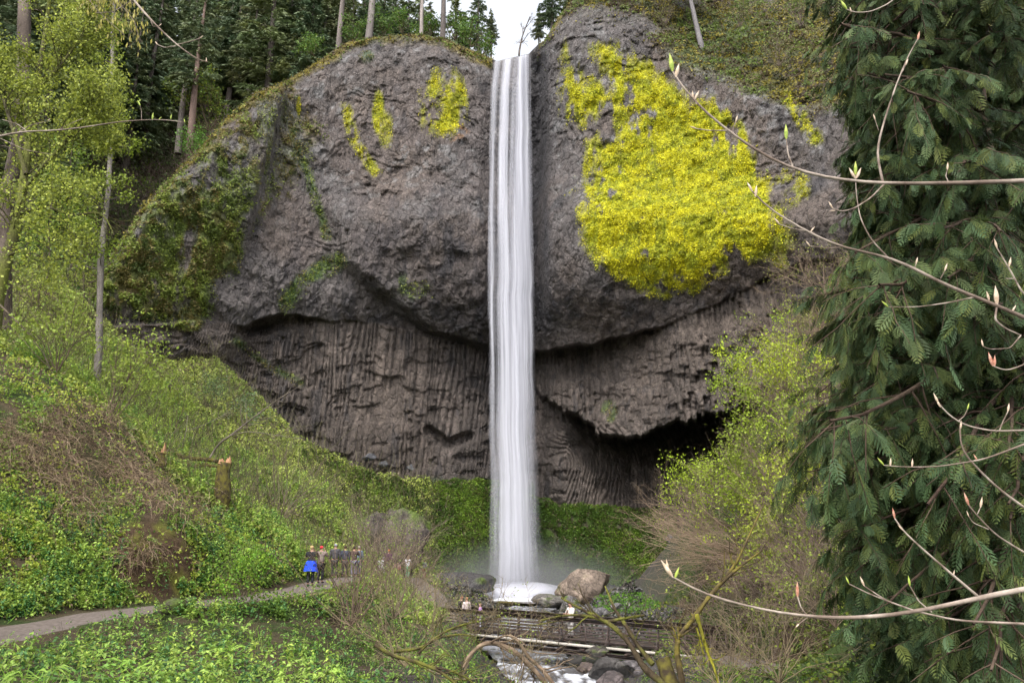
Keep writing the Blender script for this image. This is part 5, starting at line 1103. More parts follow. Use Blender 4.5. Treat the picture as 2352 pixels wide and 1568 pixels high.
shrub('bare_shrub', on(850, 1300, 46), 5.5, 'brown bare thicket hiding the lower left of the rock outcrop', 'shrub', stems=20, leafn=900, leafs=0.12, lc=(0.2, 0.28, 0.05), tc=(0.17, 0.13, 0.10), spread=0.8, rad=0.005, seed=97, levels=2, twig=6, wander=0.16, up=0.02)
shrub('leafy_shrub', on(905, 1310, 46), 4.5, 'green and brown bush at the right foot of the rock outcrop', 'shrub', stems=16, leafn=1600, leafs=0.13, lc=(0.18, 0.28, 0.05), tc=(0.15, 0.115, 0.08), spread=0.7, rad=0.005, seed=98, levels=2, twig=5, wander=0.16, up=0.02)
for i, (x_, y_, Y_, sz, lb) in enumerate(((930, 1530, 19, 2.2, 'bare twiggy bush with tiny leaves on the lower bank left of the curved branch'), (1060, 1560, 18, 2.0, 'low bare twiggy bush at the bottom edge below the left bridge end'), (1180, 1590, 17, 1.8, 'small bare bush at the bottom edge left of the stream'), (990, 1450, 26, 2.4, 'bare brown bush just below the left end of the footbridge'), (1660, 1590, 19, 2.4, 'bare twiggy bush at the bottom edge right of the hanging yellow moss'), (1790, 1570, 20, 2.6, 'tall thin bare bush at the bottom edge beside the cedar'))):
    shrub('bare_shrub', P(x_, y_, Y_), sz, lb, 'shrub', stems=16, leafn=260, leafs=0.04, lc=(0.24, 0.32, 0.05), tc=(0.16, 0.125, 0.075), spread=0.8, rad=0.0045, seed=760 + i, levels=2, twig=5, wander=0.2, up=0.0, lean=(0.1, 0, 1))
print('shrubs', time.time() - T0)
# ------------------------------------------------------------------ footbridge
M_steel = mat_plain('rusty_steel', (0.022, 0.015, 0.013), rough=0.6, scale=5, c2=(0.065, 0.038, 0.03), bump=0.3, spec=0.5)
M_deck = mat_plain('weathered_deck', (0.40, 0.36, 0.31), rough=0.8, scale=8, c2=(0.55, 0.5, 0.44), stretch=(1, 8, 1), bump=0.2)
M_darkw = mat_plain('dark_boards', (0.05, 0.038, 0.03), rough=0.8, scale=6, c2=(0.10, 0.075, 0.06), bump=0.3)
def beam(p0, p1, w, h):
    p0 = np.asarray(p0, float); p1 = np.asarray(p1, float); d = unit(p1 - p0); ref = np.array([0, 0, 1.0]) if abs(d[2]) < 0.9 else np.array([0, 1.0, 0])
    s = unit(np.cross(d, ref)); u = np.cross(s, d); V = []
    for p in (p0, p1):
        for a, b in ((-1, -1), (1, -1), (1, 1), (-1, 1)): V.append(p + s * a * w / 2 + u * b * h / 2)
    return np.array(V), np.array([[0, 3, 2, 1], [4, 5, 6, 7], [0, 1, 5, 4], [1, 2, 6, 5], [2, 3, 7, 6], [3, 0, 4, 7]])
def channel(p0, p1, w, h, t_=0.03):
    d = unit(p1 - p0); s = unit(np.cross(d, [0, 0, 1.0])); u = np.cross(s, d)
    return cat_([beam(p0 - s * (w / 2 - t_ / 2), p1 - s * (w / 2 - t_ / 2), t_, h - 2 * t_ - 0.004), beam(p0 + u * (h / 2 - t_ / 2), p1 + u * (h / 2 - t_ / 2), w, t_), beam(p0 - u * (h / 2 - t_ / 2), p1 - u * (h / 2 - t_ / 2), w, t_)])
BL = P(1009, 1398, 47.0); BR_ = P(1640, 1450, 38.5)
bd = unit(BR_ - BL); bs = unit(np.cross(bd, [0, 0, 1.0]))          # bs points to the camera side or away
if bs[1] > 0: bs = -bs
bu = np.array([0, 0, 1.0]); blen = np.linalg.norm(BR_ - BL)
broot = empty('footbridge', (BL + (BR_ - BL) / 2 - bu * 1.6).tolist()); tag(broot, 'dark rusty steel footbridge with a pale deck edge crossing the stream', 'footbridge')
bo = BL - bu * 1.6
def bmesh_(name, parts, mat): return mesh_obj(name, *cat_(parts), mat, parent=broot, origin=bo)
WID = 1.9; HT = 1.5
for side in (0, 1):
    off = -bs * WID * side
    bmesh_('top_rail', [channel(BL + off, BR_ + off, 0.16, 0.22)], M_steel)
    bmesh_('bottom_beam', [channel(BL + off - bu * HT, BR_ + off - bu * HT, 0.14, 0.2)], M_steel)
    for k in range(5):
        z_ = 0.28 + 0.155 * k
        bmesh_('rail', [beam(BL + off - bu * z_ + bs * 0.0, BR_ + off - bu * z_, 0.04, 0.05)], M_steel)
    npost = 13
    for k in range(npost):
        c0 = BL + off + (BR_ - BL) * ((k + 0.02) / (npost - 1) * 0.985 + 0.006)
        bmesh_('post', [beam(c0 - bu * (HT - 0.1), c0 - bu * 0.112, 0.07, 0.07)], M_steel)
        sgn = 1 if side == 0 else -1
        if k % 2 == 0:
            bmesh_('outrigger', [beam(c0 - bu * (HT + 0.12) + bs * sgn * 0.62, c0 - bu * 0.16 + bs * sgn * 0.06, 0.05, 0.05)], M_steel)
        if k < npost - 1:
            c1 = BL + off + (BR_ - BL) * ((k + 1.02) / (npost - 1) * 0.985 + 0.006)
            a_, b_ = (c0, c1) if k % 2 else (c1, c0)
            bmesh_('brace', [beam(a_ - bu * (HT - 0.12) + bs * sgn * 0.045, b_ - bu * 0.95 + bs * sgn * 0.045, 0.03, 0.035)], M_steel)
bmesh_('deck', [beam(BL - bs * WID / 2 - bu * 0.99, BR_ - bs * WID / 2 - bu * 0.99, WID - 0.12, 0.07)], M_darkw)
bmesh_('deck_edge', [beam(BL + bs * 0.085 - bu * 1.15, BR_ + bs * 0.085 - bu * 1.15, 0.05, 0.12)], M_deck)
for k in range(13):
    c0 = BL + (BR_ - BL) * (k + 0.5) / 13 - bu * 1.33
    bmesh_('cross_beam', [beam(c0 + bs * 0.5, c0 - bs * (WID + 0.5), 0.08, 0.1)], M_steel)
# timber abutments
for px_, nm in ((1, 'right'), (0, 'left')):
    e = (BR_ if px_ else BL) - bu * 1.75 + bd * (0.35 if px_ else -0.35)
    o = mesh_obj('abutment', *beam(e + bs * 0.7, e - bs * (WID + 0.7), 1.0, 0.9), M_darkw, origin=e); tag(o, 'dark timber block under the %s end of the footbridge' % nm, 'abutment')

# ------------------------------------------------------------------ people
def skin_mesh(name, verts, edges, radii, mat, parent, origin, col=None, sub=1):
    me = bpy.data.meshes.new(name); me.from_pydata([tuple(v) for v in verts], edges, []); ob = bpy.data.objects.new(name, me); COL.objects.link(ob)
    md = ob.modifiers.new('skin', 'SKIN'); md.use_smooth_shade = True
    for i, rr in enumerate(radii): me.skin_vertices[0].data[i].radius = (rr, rr) if not isinstance(rr, tuple) else rr
    me.skin_vertices[0].data[0].use_root = True
    sb = ob.modifiers.new('sub', 'SUBSURF'); sb.levels = sub; sb.render_levels = sub
    dg = bpy.context.evaluated_depsgraph_get(); m2 = bpy.data.meshes.new_from_object(ob.evaluated_get(dg)); m2.name = name
    bpy.data.objects.remove(ob); m2.materials.clear(); m2.materials.append(mat); o = bpy.data.objects.new(name, m2); COL.objects.link(o); o.parent = parent
    return o
M_skin = mat_plain('skin', (0.42, 0.24, 0.17), rough=0.6, var=0.08, bump=0)
M_skin_d = mat_plain('skin_brown', (0.25, 0.13, 0.085), rough=0.6, var=0.08, bump=0)
_cl = {}
def cloth(c):
    if c not in _cl: _cl[c] = mat_plain('cloth', c, rough=0.9, var=0.15, scale=9, bump=0.2)
    return _cl[c]
def person(x_, y_, Y_, H, label, top, legs, hair, pose='down', rz=0.0, skirt=None, shoes=(0.04, 0.035, 0.03), snap=True, hat=None, group=None, z_=None, skin=None):
    b = P(x_, y_, Y_)
    if snap: b[2] = float(gz(b[0], b[1])) + 0.03
    if z_ is not None: b[2] = z_
    s = H / 1.74; root = empty('person', b.tolist()); tag(root, label, 'person', group); root.rotation_euler = (0, 0, rz)
    skin = skin or M_skin
    if pose == 'photo':
        el = [(-.27, .16, 1.22), (.27, .16, 1.22)]; hd = [(-.07, .22, 1.53), (.07, .22, 1.53)]
    elif pose == 'front':
        el = [(-.27, .04, 1.12), (.27, .04, 1.12)]; hd = [(-.06, .26, 1.18), (.08, .25, 1.2)]
    elif pose == 'fold':
        el = [(-.25, .10, 1.13), (.25, .10, 1.13)]; hd = [(.08, .24, 1.16), (-.02, .26, 1.3)]
    else:
        el = [(-.25, -.02, 1.13), (.25, -.02, 1.13)]; hd = [(-.26, .08, .88), (.26, .08, .88)]
    V = [(0, 0, .95), (0, 0, 1.1), (0, .0, 1.28), (0, -.01, 1.42), (0, 0, 1.5), (0, .01, 1.58), (0, .01, 1.66), (0, .0, 1.71), (0, .10, 1.60)]
    E = [(0, 1), (1, 2), (2, 3), (3, 4), (4, 5), (5, 6), (6, 7), (5, 8)]; Rd = [(.15, .12), (.13, .10), (.155, .11), (.12, .09), .052, .078, .092, .06, .022]
    for k, sx in enumerate((-1, 1)):
        n = len(V); sh_ = (sx * .185, -.01, 1.40); e_ = el[k]; h_ = hd[k]
        V += [sh_, e_, h_]; E += [(3, n), (n, n + 1), (n + 1, n + 2)]; Rd += [.062, .044, .03]
        dv = np.array(h_) - np.array(e_); dv /= np.linalg.norm(dv); sd_ = np.cross(dv, [0, 0.3, 1.0]); sd_ /= np.linalg.norm(sd_) + 1e-6
        pm = np.array(h_) + dv * 0.05; V.append(tuple(pm)); E.append((n + 2, n + 3)); Rd.append(.032)
        for f in range(4):
            o_ = (f - 1.5) * 0.02; ln_ = (.065, .08, .075, .055)[f]; a = pm + sd_ * o_ + dv * 0.03; c_ = a + dv * ln_ + np.array([0, 0.012, 0])
            m_ = len(V); V += [tuple(a), tuple(c_)]; E += [(n + 3, m_), (m_, m_ + 1)]; Rd += [.011, .009]
        a = np.array(h_) + sd_ * 0.035 * -sx + dv * 0.02; c_ = a + sd_ * 0.03 * -sx + dv * 0.03; m_ = len(V); V += [tuple(a), tuple(c_)]; E += [(n + 2, m_), (m_, m_ + 1)]; Rd += [.012, .01]
        n = len(V); V += [(sx * .09, 0, .88), (sx * .10, .03, .50), (sx * .10, -.01, .09), (sx * .11, .13, .04)]; E += [(0, n), (n, n + 1), (n + 1, n + 2), (n + 2, n + 3)]; Rd += [.09, .058, .042, .035]
    V = np.array(V) * s; Rd2 = [tuple(q * s for q in r_) if isinstance(r_, tuple) else r_ * s for r_ in Rd]
    skin_mesh('body', V, E, Rd2, skin, root, b)
    tv = [(0, 0, .90), (0, 0, 1.1), (0, 0, 1.28), (0, -.01, 1.41), (0, 0, 1.46)]; te = [(0, 1), (1, 2), (2, 3), (3, 4)]; tr_ = [(.20, .165), (.18, .15), (.205, .165), (.18, .145), .085]
    for k, sx in enumerate((-1, 1)):
        n = len(tv); e_ = np.array(el[k]); h_ = np.array(hd[k]); tv += [(sx * .19, -.01, 1.395), tuple(e_)]; te += [(3, n), (n, n + 1)]; tr_ += [.095, .072]
        if pose != 'fold': tv.append(tuple(e_ + (h_ - e_) * 0.85)); te.append((n + 1, n + 2)); tr_.append(.048)
    skin_mesh('jacket', np.array(tv) * s, te, [tuple(q * s for q in r_) if isinstance(r_, tuple) else r_ * s for r_ in tr_], cloth(top), root, b)
    lv = [(0, 0, .94)]; le = []; lr = [(.185, .15)]
    for sx in (-1, 1):
        n = len(lv); lv += [(sx * .09, 0, .86), (sx * .10, .03, .50), (sx * .10, -.01, .10)]; le += [(0, n), (n, n + 1), (n + 1, n + 2)]; lr += [.12, .085, .068]
    skin_mesh('trousers', np.array(lv) * s, le, [tuple(q * s for q in r_) if isinstance(r_, tuple) else r_ * s for r_ in lr], cloth(legs), root, b)
    for sx in (-1, 1):
        skin_mesh('shoe', np.array([(sx * .10, -.04, .05), (sx * .105, .06, .045), (sx * .11, .15, .035)]) * s, [(0, 1), (1, 2)], [.052 * s, .05 * s, .04 * s], cloth(shoes), root, b)
    hc = hat or hair
    skin_mesh('hat' if hat else 'hair', np.array([(0, -.045, 1.58), (0, -.04, 1.66), (0, -.005, 1.735)]) * s, [(0, 1), (1, 2)], [.075 * s, .10 * s, .075 * s], cloth(hc), root, b)
    if skirt:
        V_, F_ = tubes(np.array([[(0, 0, 1.08), (0, 0, 1.0), (0, 0, .85), (0, 0, .62)]]) * s, np.array([[.165, .20, .25, .30]]) * s, 14)
        V_[:, :2] *= np.array([1.05, 0.95]); V_ += 0.015 * rng.normal(size=V_.shape)
        oo = mesh_obj('tied_jacket', V_, F_, cloth(skirt), smooth=True); oo.parent = root
    return root
BLK = (0.02, 0.02, 0.023)
WK = 'walkers on the path toward the waterfall'
person(712, 1337, 36, 1.68, 'blonde person in a black top with a bright blue jacket tied round the waist', BLK, (0.025, 0.025, 0.03), (0.55, 0.38, 0.18), 'photo', 0, skirt=(0.02, 0.07, 0.62), group=WK)
person(735, 1331, 37.5, 1.62, 'person with a red hat and brownish grey coat taking a photo', (0.22, 0.17, 0.15), BLK, (0.1, 0.07, 0.05), 'photo', -0.2, hat=(0.65, 0.03, 0.05), group=WK)
person(767, 1325, 44, 1.75, 'person in dark clothes with a grey hood right of the red hat', (0.07, 0.065, 0.07), (0.03, 0.03, 0.03), (0.3, 0.3, 0.33), 'down', 0.1, group=WK)
person(790, 1326, 47, 1.72, 'person in a dark slate jacket beside the bare shrub stems', (0.05, 0.055, 0.08), (0.04, 0.035, 0.035), (0.06, 0.03, 0.025), 'down', 0.2, group=WK)
person(811, 1326, 49, 1.74, 'dark haired person in brown with grey trousers behind the bare shrub', (0.09, 0.06, 0.05), (0.16, 0.15, 0.2), (0.05, 0.03, 0.025), 'photo', 0, group=WK, shoes=(0.7, 0.7, 0.7))
person(822, 1326, 50, 1.78, 'person in a blue grey jacket and jeans behind the bare shrub', (0.12, 0.15, 0.2), (0.09, 0.11, 0.17), (0.3, 0.25, 0.2), 'down', -0.3, group=WK)
person(871, 1323, 60, 1.3, 'small person dressed in white, left of the person in purple', (0.75, 0.75, 0.78), (0.7, 0.7, 0.72), (0.6, 0.6, 0.62), 'down', 0, group=WK)
person(879, 1323, 59, 1.35, 'taller of the two small people in white left of the person in purple', (0.75, 0.75, 0.78), (0.5, 0.5, 0.55), (0.55, 0.55, 0.6), 'down', 0.3, group=WK)
person(891, 1325, 57, 1.8, 'person in a purple top and dark shorts', (0.10, 0.03, 0.09), (0.05, 0.05, 0.06), (0.35, 0.12, 0.05), 'down', 0.2, group=WK)
person(912, 1326, 62, 1.5, 'person in a dusty pink top beside the person photographing in white', (0.4, 0.2, 0.18), (0.1, 0.09, 0.09), (0.1, 0.07, 0.05), 'down', 0.2, group=WK)
person(935, 1328, 66, 1.7, 'person in a white shirt and green shorts taking a photo near the fall', (0.75, 0.72, 0.78), (0.15, 0.35, 0.2), (0.15, 0.08, 0.05), 'photo', -0.2, group=WK)
person(974, 1330, 72, 1.7, 'person with orange trousers and a white top, nearest the pool', (0.75, 0.75, 0.75), (0.45, 0.17, 0.08), (0.08, 0.05, 0.04), 'front', -0.9, group=WK)
def on_deck(t_, side=0.5): 
    q = BL + (BR_ - BL) * t_ - bs * WID * side - bu * 0.93; return q
for t_, x_, lb, tp, lg, hr, ps, rz, sd_ in ((0.50, 0, 'person in a white sleeveless top standing alone on the footbridge', (0.75, 0.68, 0.62), (0.45, 0.42, 0.4), (0.05, 0.03, 0.02), 'fold', 2.2, 0.45),
        (0.035, 0, 'auburn haired person in black at the left end of the footbridge', BLK, (0.05, 0.05, 0.06), (0.3, 0.12, 0.07), 'down', 0.8, 0.7), (0.075, 0, 'person with light brown hair and pale top at the left end of the footbridge', (0.6, 0.5, 0.48), (0.1, 0.1, 0.12), (0.45, 0.22, 0.12), 'down', 0.5, 0.5), (0.135, 0, 'child in lilac and white near the left end of the footbridge', (0.55, 0.3, 0.65), (0.5, 0.5, 0.6), (0.2, 0.13, 0.09), 'down', 1.6, 0.5)):
    q = on_deck(t_, sd_); hh = 1.72 if 'alone' in lb else (1.6 if 'child' not in lb else 1.33)
    o = person(0, 0, 10, hh, lb, tp, lg, hr, ps, rz, snap=False); o.location = q.tolist()
print('people', time.time() - T0)

# ------------------------------------------------------------------ mossy trees at the bottom
MOSSB = dict(bc=(0.055, 0.04, 0.024), bc2=(0.125, 0.125, 0.025), mat=M_bark, minr=0.004)
limb_obj('mossy_tree', 'mossy green and yellow tree reaching over the stream with a snapped upper limb', [
    ([(1570, 1640, 17), (1530, 1570, 17), (1480, 1540, 17.2), (1450, 1480, 17.4), (1425, 1452, 17.5), (1400, 1430, 17.6), (1360, 1413, 18), (1310, 1410, 18.4), (1265, 1418, 18.6), (1235, 1426, 18.8)], 0.10, 0.02),
    ([(1425, 1452, 17.5), (1390, 1425, 17.7), (1340, 1400, 18.2), (1310, 1385, 18.3), (1290, 1372, 18.5)], 0.06, 0.03),
    ([(1395, 1427, 17.7), (1440, 1418, 17.5), (1480, 1412, 17.4)], 0.045, 0.025)], cat='tree', seed=701, twigs=5, tl=0.7, sides=10, **MOSSB)
limb_obj('mossy_branch', 'straight mossy stem slanting down right across the footbridge', [([(1500, 1525, 17.6), (1470, 1490, 17.8), (1440, 1440, 18), (1410, 1395, 18.3), (1390, 1345, 18.6)], 0.075, 0.025)], seed=702, twigs=6, tl=0.5, **MOSSB)
stump('sawn_stump', 'sawn mossy stump with a pale cut top at the bottom right of centre', 1545, 1600, 1522, 1516, 17.3, 0.22, 0.16, 83, splinters=0) if False else None
def sawn():
    b = P(1552, 1610, 17.0); t_ = P(1522, 1514, 17.3); K = 10; T2 = np.linspace(0, 1, K)[:, None]; ax = b + (t_ - b) * T2
    root = empty('sawn_stump', b.tolist()); tag(root, 'sawn mossy stump with a pale cut top beside the mossy tree', 'tree stump')
    V, Fc = tubes(ax[None], np.linspace(0.17, 0.145, K)[None], 16); V += 0.006 * rng.normal(size=V.shape)
    mesh_obj('trunk', V, Fc, M_mossbark, parent=root, origin=b)
    top = V[-16:] + unit(t_ - b) * 0.004; c_ = top.mean(0); V2 = np.vstack([top, c_]); e = np.arange(16)
    mesh_obj('cut_top', V2, np.stack([e, np.roll(e, -1), np.full(16, 16)], -1), M_wood, parent=root, origin=b)
sawn()
limb_obj('mossy_tree', 'dark upright trunk with hanging yellow moss in front of the right bridge end', [
    ([(1572, 1600, 18), (1562, 1540, 18), (1553, 1490, 18), (1562, 1455, 18), (1585, 1430, 18.1), (1600, 1410, 18.2)], 0.09, 0.055),
    ([(1590, 1425, 18.1), (1620, 1380, 18.5), (1655, 1340, 19), (1690, 1295, 19.6), (1702, 1270, 20), (1730, 1210, 20.5), (1755, 1155, 21)], 0.07, 0.02),
    ([(1655, 1340, 19), (1700, 1300, 19.2), (1735, 1275, 19.3), (1752, 1262, 19.4)], 0.05, 0.02)], cat='tree', seed=703, twigs=7, tl=0.8, sides=10, bc=(0.075, 0.055, 0.03), bc2=(0.16, 0.13, 0.03), mat=M_bark, minr=0.004)
limb_obj('mossy_branch', 'thin stem thick with bright yellow moss hanging beside the dark upright trunk', [([(1600, 1410, 18.0), (1612, 1450, 17.9), (1622, 1490, 17.8), (1640, 1530, 17.7), (1655, 1590, 17.6)], 0.06, 0.02), ([(1600, 1440, 17.9), (1608, 1470, 17.8), (1616, 1500, 17.8)], 0.03, 0.02)], seed=704, twigs=8, tl=0.5, bc=(0.15, 0.14, 0.02), bc2=(0.27, 0.25, 0.03), mat=M_bark, minr=0.003)
limb_obj('curved_branch', 'brown branch arching and running down to the bottom edge below the bridge', [([(1064, 1530, 17), (1080, 1500, 17), (1110, 1475, 17), (1150, 1477, 17), (1190, 1500, 17), (1230, 1540, 17), (1270, 1590, 17)], 0.035, 0.05), ([(1170, 1458, 17.5), (1190, 1470, 17.4), (1215, 1510, 17.3), (1250, 1540, 17.2), (1290, 1600, 17)], 0.03, 0.05)], seed=705, twigs=10, tl=0.9, bc=(0.13, 0.09, 0.06), bc2=(0.25, 0.18, 0.12), sides=8, minr=0.004)
limb_obj('mossy_branch', 'long mossy branch rising right from the lower bank toward the bridge', [([(960, 1500, 18), (990, 1470, 18), (1030, 1445, 18), (1070, 1432, 18), (1110, 1424, 18.2), (1150, 1415, 18.4)], 0.045, 0.02), ([(905, 1495, 18), (960, 1490, 18), (1010, 1462, 18), (1060, 1455, 18), (1085, 1460, 18)], 0.05, 0.025), ([(1150, 1430, 18.3), (1220, 1436, 18.4), (1280, 1426, 18.5), (1340, 1415, 18.6)], 0.02, 0.012)], seed=706, twigs=9, tl=0.8, **MOSSB)
limb_obj('mossy_branch', 'mossy branch bending down right to the bottom edge left of the curved one', [([(860, 1480, 16), (900, 1505, 16), (960, 1520, 16), (1010, 1540, 16), (1060, 1580, 16), (1090, 1620, 16)], 0.05, 0.04), ([(990, 1530, 16), (1040, 1540, 16), (1080, 1560, 16), (1110, 1600, 16)], 0.03, 0.025)], seed=707, twigs=9, tl=0.8, **MOSSB)
o = mesh_obj('fallen_log', *tubes(np.array([P(1075, 1388, 80), P(1150, 1384, 80), P(1230, 1388, 80)])[None], np.array([[0.2, 0.2, 0.16]]), 10), M_mossbark, origin=P(1075, 1388, 80), smooth=True); tag(o, 'long log lying across the outflow of the pool behind the bridge', 'log')
o = mesh_obj('fallen_log', *tubes(np.array([P(1540, 1330, 70), P(1600, 1290, 66), P(1650, 1245, 62)])[None], np.array([[0.16, 0.2, 0.26]]), 10), M_bark, origin=P(1540, 1330, 70), smooth=True, col=C3(0.08, 0.065, 0.06)); tag(o, 'grey log slanting up the bank right of the pool', 'log')

# ------------------------------------------------------------------ western red cedar, near right
def cedar():
    r = np.random.default_rng(808)
    base = np.array([8.9, 13.6, -3.4]); H = 17.0
    root = empty('cedar_tree', base.tolist()); tag(root, 'big dark green cedar with drooping fronds filling the right side of the photo', 'cedar')
    zt = np.linspace(-0.5, H, 20); tr = np.zeros((1, 20, 3)); tr[0] = base; tr[0, :, 2] += zt; tr[0, :, 0] += 0.12 * np.sin(zt)
    parts = [tubes(tr, (0.36 * (1 - zt / H * 0.6))[None], 14)]
    nb = 260
    hz = base[2] + 0.3 + (H - 1.5) * (np.arange(nb) + r.random(nb)) / nb
    # left silhouette of the crown, as pixel columns on the way up
    SIL = np.array([(-200, 1870), (0, 1925), (110, 1935), (240, 1955), (330, 1935), (430, 1960), (520, 1945), (600, 1965), (640, 1925), (690, 1905), (760, 1950), (830, 1965), (900, 1900), (960, 1875), (1030, 1860), (1090, 1850), (1150, 1880), (1240, 1925), (1330, 1965), (1420, 2010), (1568, 2060), (1800, 2100)], float)
    az = r.uniform(-1.25, 1.25, nb)          # 0 points left (-X); positive toward the camera
    dirs = np.stack([-np.cos(az), -np.sin(az), np.zeros(nb)], -1)
    P0 = np.zeros((nb, 10, 3)); t_ = np.linspace(0, 1, 10)
    for i in range(nb):
        s0 = base + [0, 0, hz[i] - base[2]]
        # length so that the tip meets the crown outline
        lo, hi_ = 0.8, 7.5
        for _ in range(14):
            mid = (lo + hi_) / 2; tip = s0 + dirs[i] * mid + [0, 0, -0.28 * mid]
            qx, qy = proj(tip)
            if tip[1] < 9.2 or qx < 22 + np.interp(qy, SIL[:, 0], SIL[:, 1]): hi_ = mid
            else: lo = mid
        L = min(lo, 6.2) * (r.uniform(0.55, 1.0) if r.random() < 0.55 else 1.0)
        z = L * (0.10 * t_ - 0.55 * t_ ** 2 + 0.17 * t_ ** 4)
        P0[i] = s0 + dirs[i] * (L * t_)[:, None]; P0[i, :, 2] += z
        P0[i] += 0.05 * np.cumsum(r.normal(size=(10, 3)), 0) * t_[:, None]
    Lb = np.linalg.norm(P0[:, -1] - P0[:, 0], axis=1)
    rb = 0.010 * Lb[:, None] * np.linspace(1, 0.25, 10)
    parts.append(tubes(P0, rb, 5))
    a, b, c_, d_ = spawn(P0, rb, 16, 0.22, 1.0, 0.9, 0.34, 0.5, Lb, -0.35, r)
    c_ = np.clip(c_, 0.35, 1.3)
    P1, R1_ = grow(a, b, c_, np.maximum(d_, 0.004), K=6, wander=0.10, up=-0.10, r=r); parts.append(tubes(P1, R1_, 3))
    V, Fc = cat_(parts)
    mesh_obj('trunk', V, Fc, M_bark, parent=root, col=bark_col(V, (0.055, 0.035, 0.025), C3(0.10, 0.07, 0.05), 0.3), origin=base, smooth=True)
    # fronds: a drooping rachis with close pairs of flat pinnae
    allp = np.concatenate([P1.reshape(len(P1), 6, 3)]); n = len(allp); M = 18
    t2 = r.uniform(0.1, 1.0, (n, M)) * 5; i = np.clip(t2.astype(int), 0, 4); f = (t2 - i)[..., None]; idx = np.arange(n)[:, None]
    fp = (allp[idx, i] * (1 - f) + allp[idx, i + 1] * f).reshape(-1, 3); tg = unit(allp[idx, i + 1] - allp[idx, i]).reshape(-1, 3)
    qx, qy = proj(fp); keep = (qx < 2460) & (qy > -160) & (qy < 1760) & (fbm(fp, 0.75, 3, 88) > -0.36); fp = fp[keep]; tg = tg[keep]
    nf = len(fp); side = unit(np.cross(tg, [0, 0, 1.0])) * np.where(r.random(nf) < 0.5, 1, -1)[:, None]
    fd = unit(tg * 0.5 + side * r.uniform(0.25, 0.8, nf)[:, None] + np.array([0, 0, -0.55]) + 0.2 * r.normal(size=(nf, 3)))
    fl = r.uniform(0.13, 0.29, nf); nrm = unit(np.cross(fd, side) + 0.35 * r.normal(size=(nf, 3)))
    pn = unit(np.cross(nrm, fd)); npair = 7; Vs = []; sh = []
    ts = np.linspace(0.06, 0.97, npair)
    bend = np.array([0, 0, -0.22])
    for k, t_k in enumerate(ts):
        c0 = fp + fd * (fl * t_k)[:, None] + bend * (fl * t_k ** 2)[:, None]
        pl = fl * (0.40 * np.sin(np.pi * (0.12 + 0.86 * t_k)) + 0.06)
        for s_ in (-1, 1):
            ax = unit(pn * s_ + fd * 0.85 + np.array([0, 0, -0.12]) + 0.06 * r.normal(size=(nf, 3)))
            w_ = unit(np.cross(ax, nrm)) * (0.020 * fl / 0.21)[:, None] * 0.5
            tip = c0 + ax * pl[:, None] + np.array([0, 0, -0.12]) * pl[:, None]; mid = c0 + ax * (pl * 0.5)[:, None]
            Vs.append(np.stack([c0, mid + w_, tip, mid - w_], 1)); sh.append(np.full(nf, t_k))
    tip = fp + fd * fl[:, None] + bend * fl[:, None]; w_ = pn * 0.008
    Vs.append(np.stack([fp, fp + fd * (fl * .5)[:, None] + bend * (fl * .25)[:, None] + w_, tip, fp + fd * (fl * .5)[:, None] + bend * (fl * .25)[:, None] - w_], 1)); sh.append(np.full(nf, 0.5))
    V = np.stack(Vs, 1)           # nf, quads, 4, 3
    tone = (0.65 + 0.7 * r.random(nf)); hue = r.random(nf) ** 2
    cc = np.stack([0.046 + 0.05 * hue, 0.082 + 0.03 * hue, 0.024 + 0.008 * (1 - hue)], -1) * 0.85 * tone[:, None]
    tq = np.stack(sh, 1)
    cq = cc[:, None] * (0.85 + 0.4 * tq)[..., None]
    V4 = V.reshape(-1, 3); C4 = np.repeat(cq.reshape(-1, 3), 4, 0)
    qx, qy = proj(fp); 
    print('fronds', nf)
    mesh_obj('foliage', V4, np.arange(len(V4)).reshape(-1, 4), M_frond, parent=root, col=C4, origin=base)
M_frond = mat_attr('cedar_frond', rough=0.6, var=0.0, spec=0.2, trans=0.12)
cedar()
ct = [o for o in bpy.data.objects if o.name == 'cedar_tree'][0]
dup(ct, (13.8, 20.5, -1.5), 0.5, 1.15, 'dark cedar standing behind the big one, glimpsed through it at the right edge', None)
# dense dark thicket on the bank under and behind the cedar
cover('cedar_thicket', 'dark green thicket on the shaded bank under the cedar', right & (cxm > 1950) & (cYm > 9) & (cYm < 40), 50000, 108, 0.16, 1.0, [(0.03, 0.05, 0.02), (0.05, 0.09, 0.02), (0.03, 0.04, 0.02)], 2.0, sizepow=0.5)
# ferns at the lower right
for i, (x_, y_, Y_) in enumerate(((2020, 1540, 16), (2110, 1500, 17), (1960, 1560, 18))):
    pass
print('cedar', time.time() - T0)

# ------------------------------------------------------------------ budding branches in the near right foreground
M_bud = mat_plain('bud_scales', (0.42, 0.30, 0.20), rough=0.6, scale=30, c2=(0.62, 0.50, 0.38), bump=0.2)
M_budr = mat_plain('red_bud_scales', (0.34, 0.13, 0.08), rough=0.6, scale=30, c2=(0.55, 0.34, 0.24), bump=0.2)
M_budg = mat_plain('green_bud', (0.22, 0.30, 0.04), rough=0.6, scale=30, c2=(0.40, 0.46, 0.10), bump=0.2)
def bud(p_, d, L, rr, mat, parent):
    d = unit(np.asarray(d, float)); T2 = np.linspace(0, 1, 7); prof = np.array([0.35, 0.8, 1.0, 0.95, 0.7, 0.35, 0.04]) * rr
    ax = p_ + d * (T2 * L)[:, None]; V, Fc = tubes(ax[None], prof[None], 8)
    o = mesh_obj('bud', V, Fc, mat, smooth=True, origin=p_); o.parent = parent; o.location = Vector((np.asarray(p_) - PARO).tolist()); return o
TB = dict(bc=(0.15, 0.11, 0.085), bc2=(0.34, 0.28, 0.23))
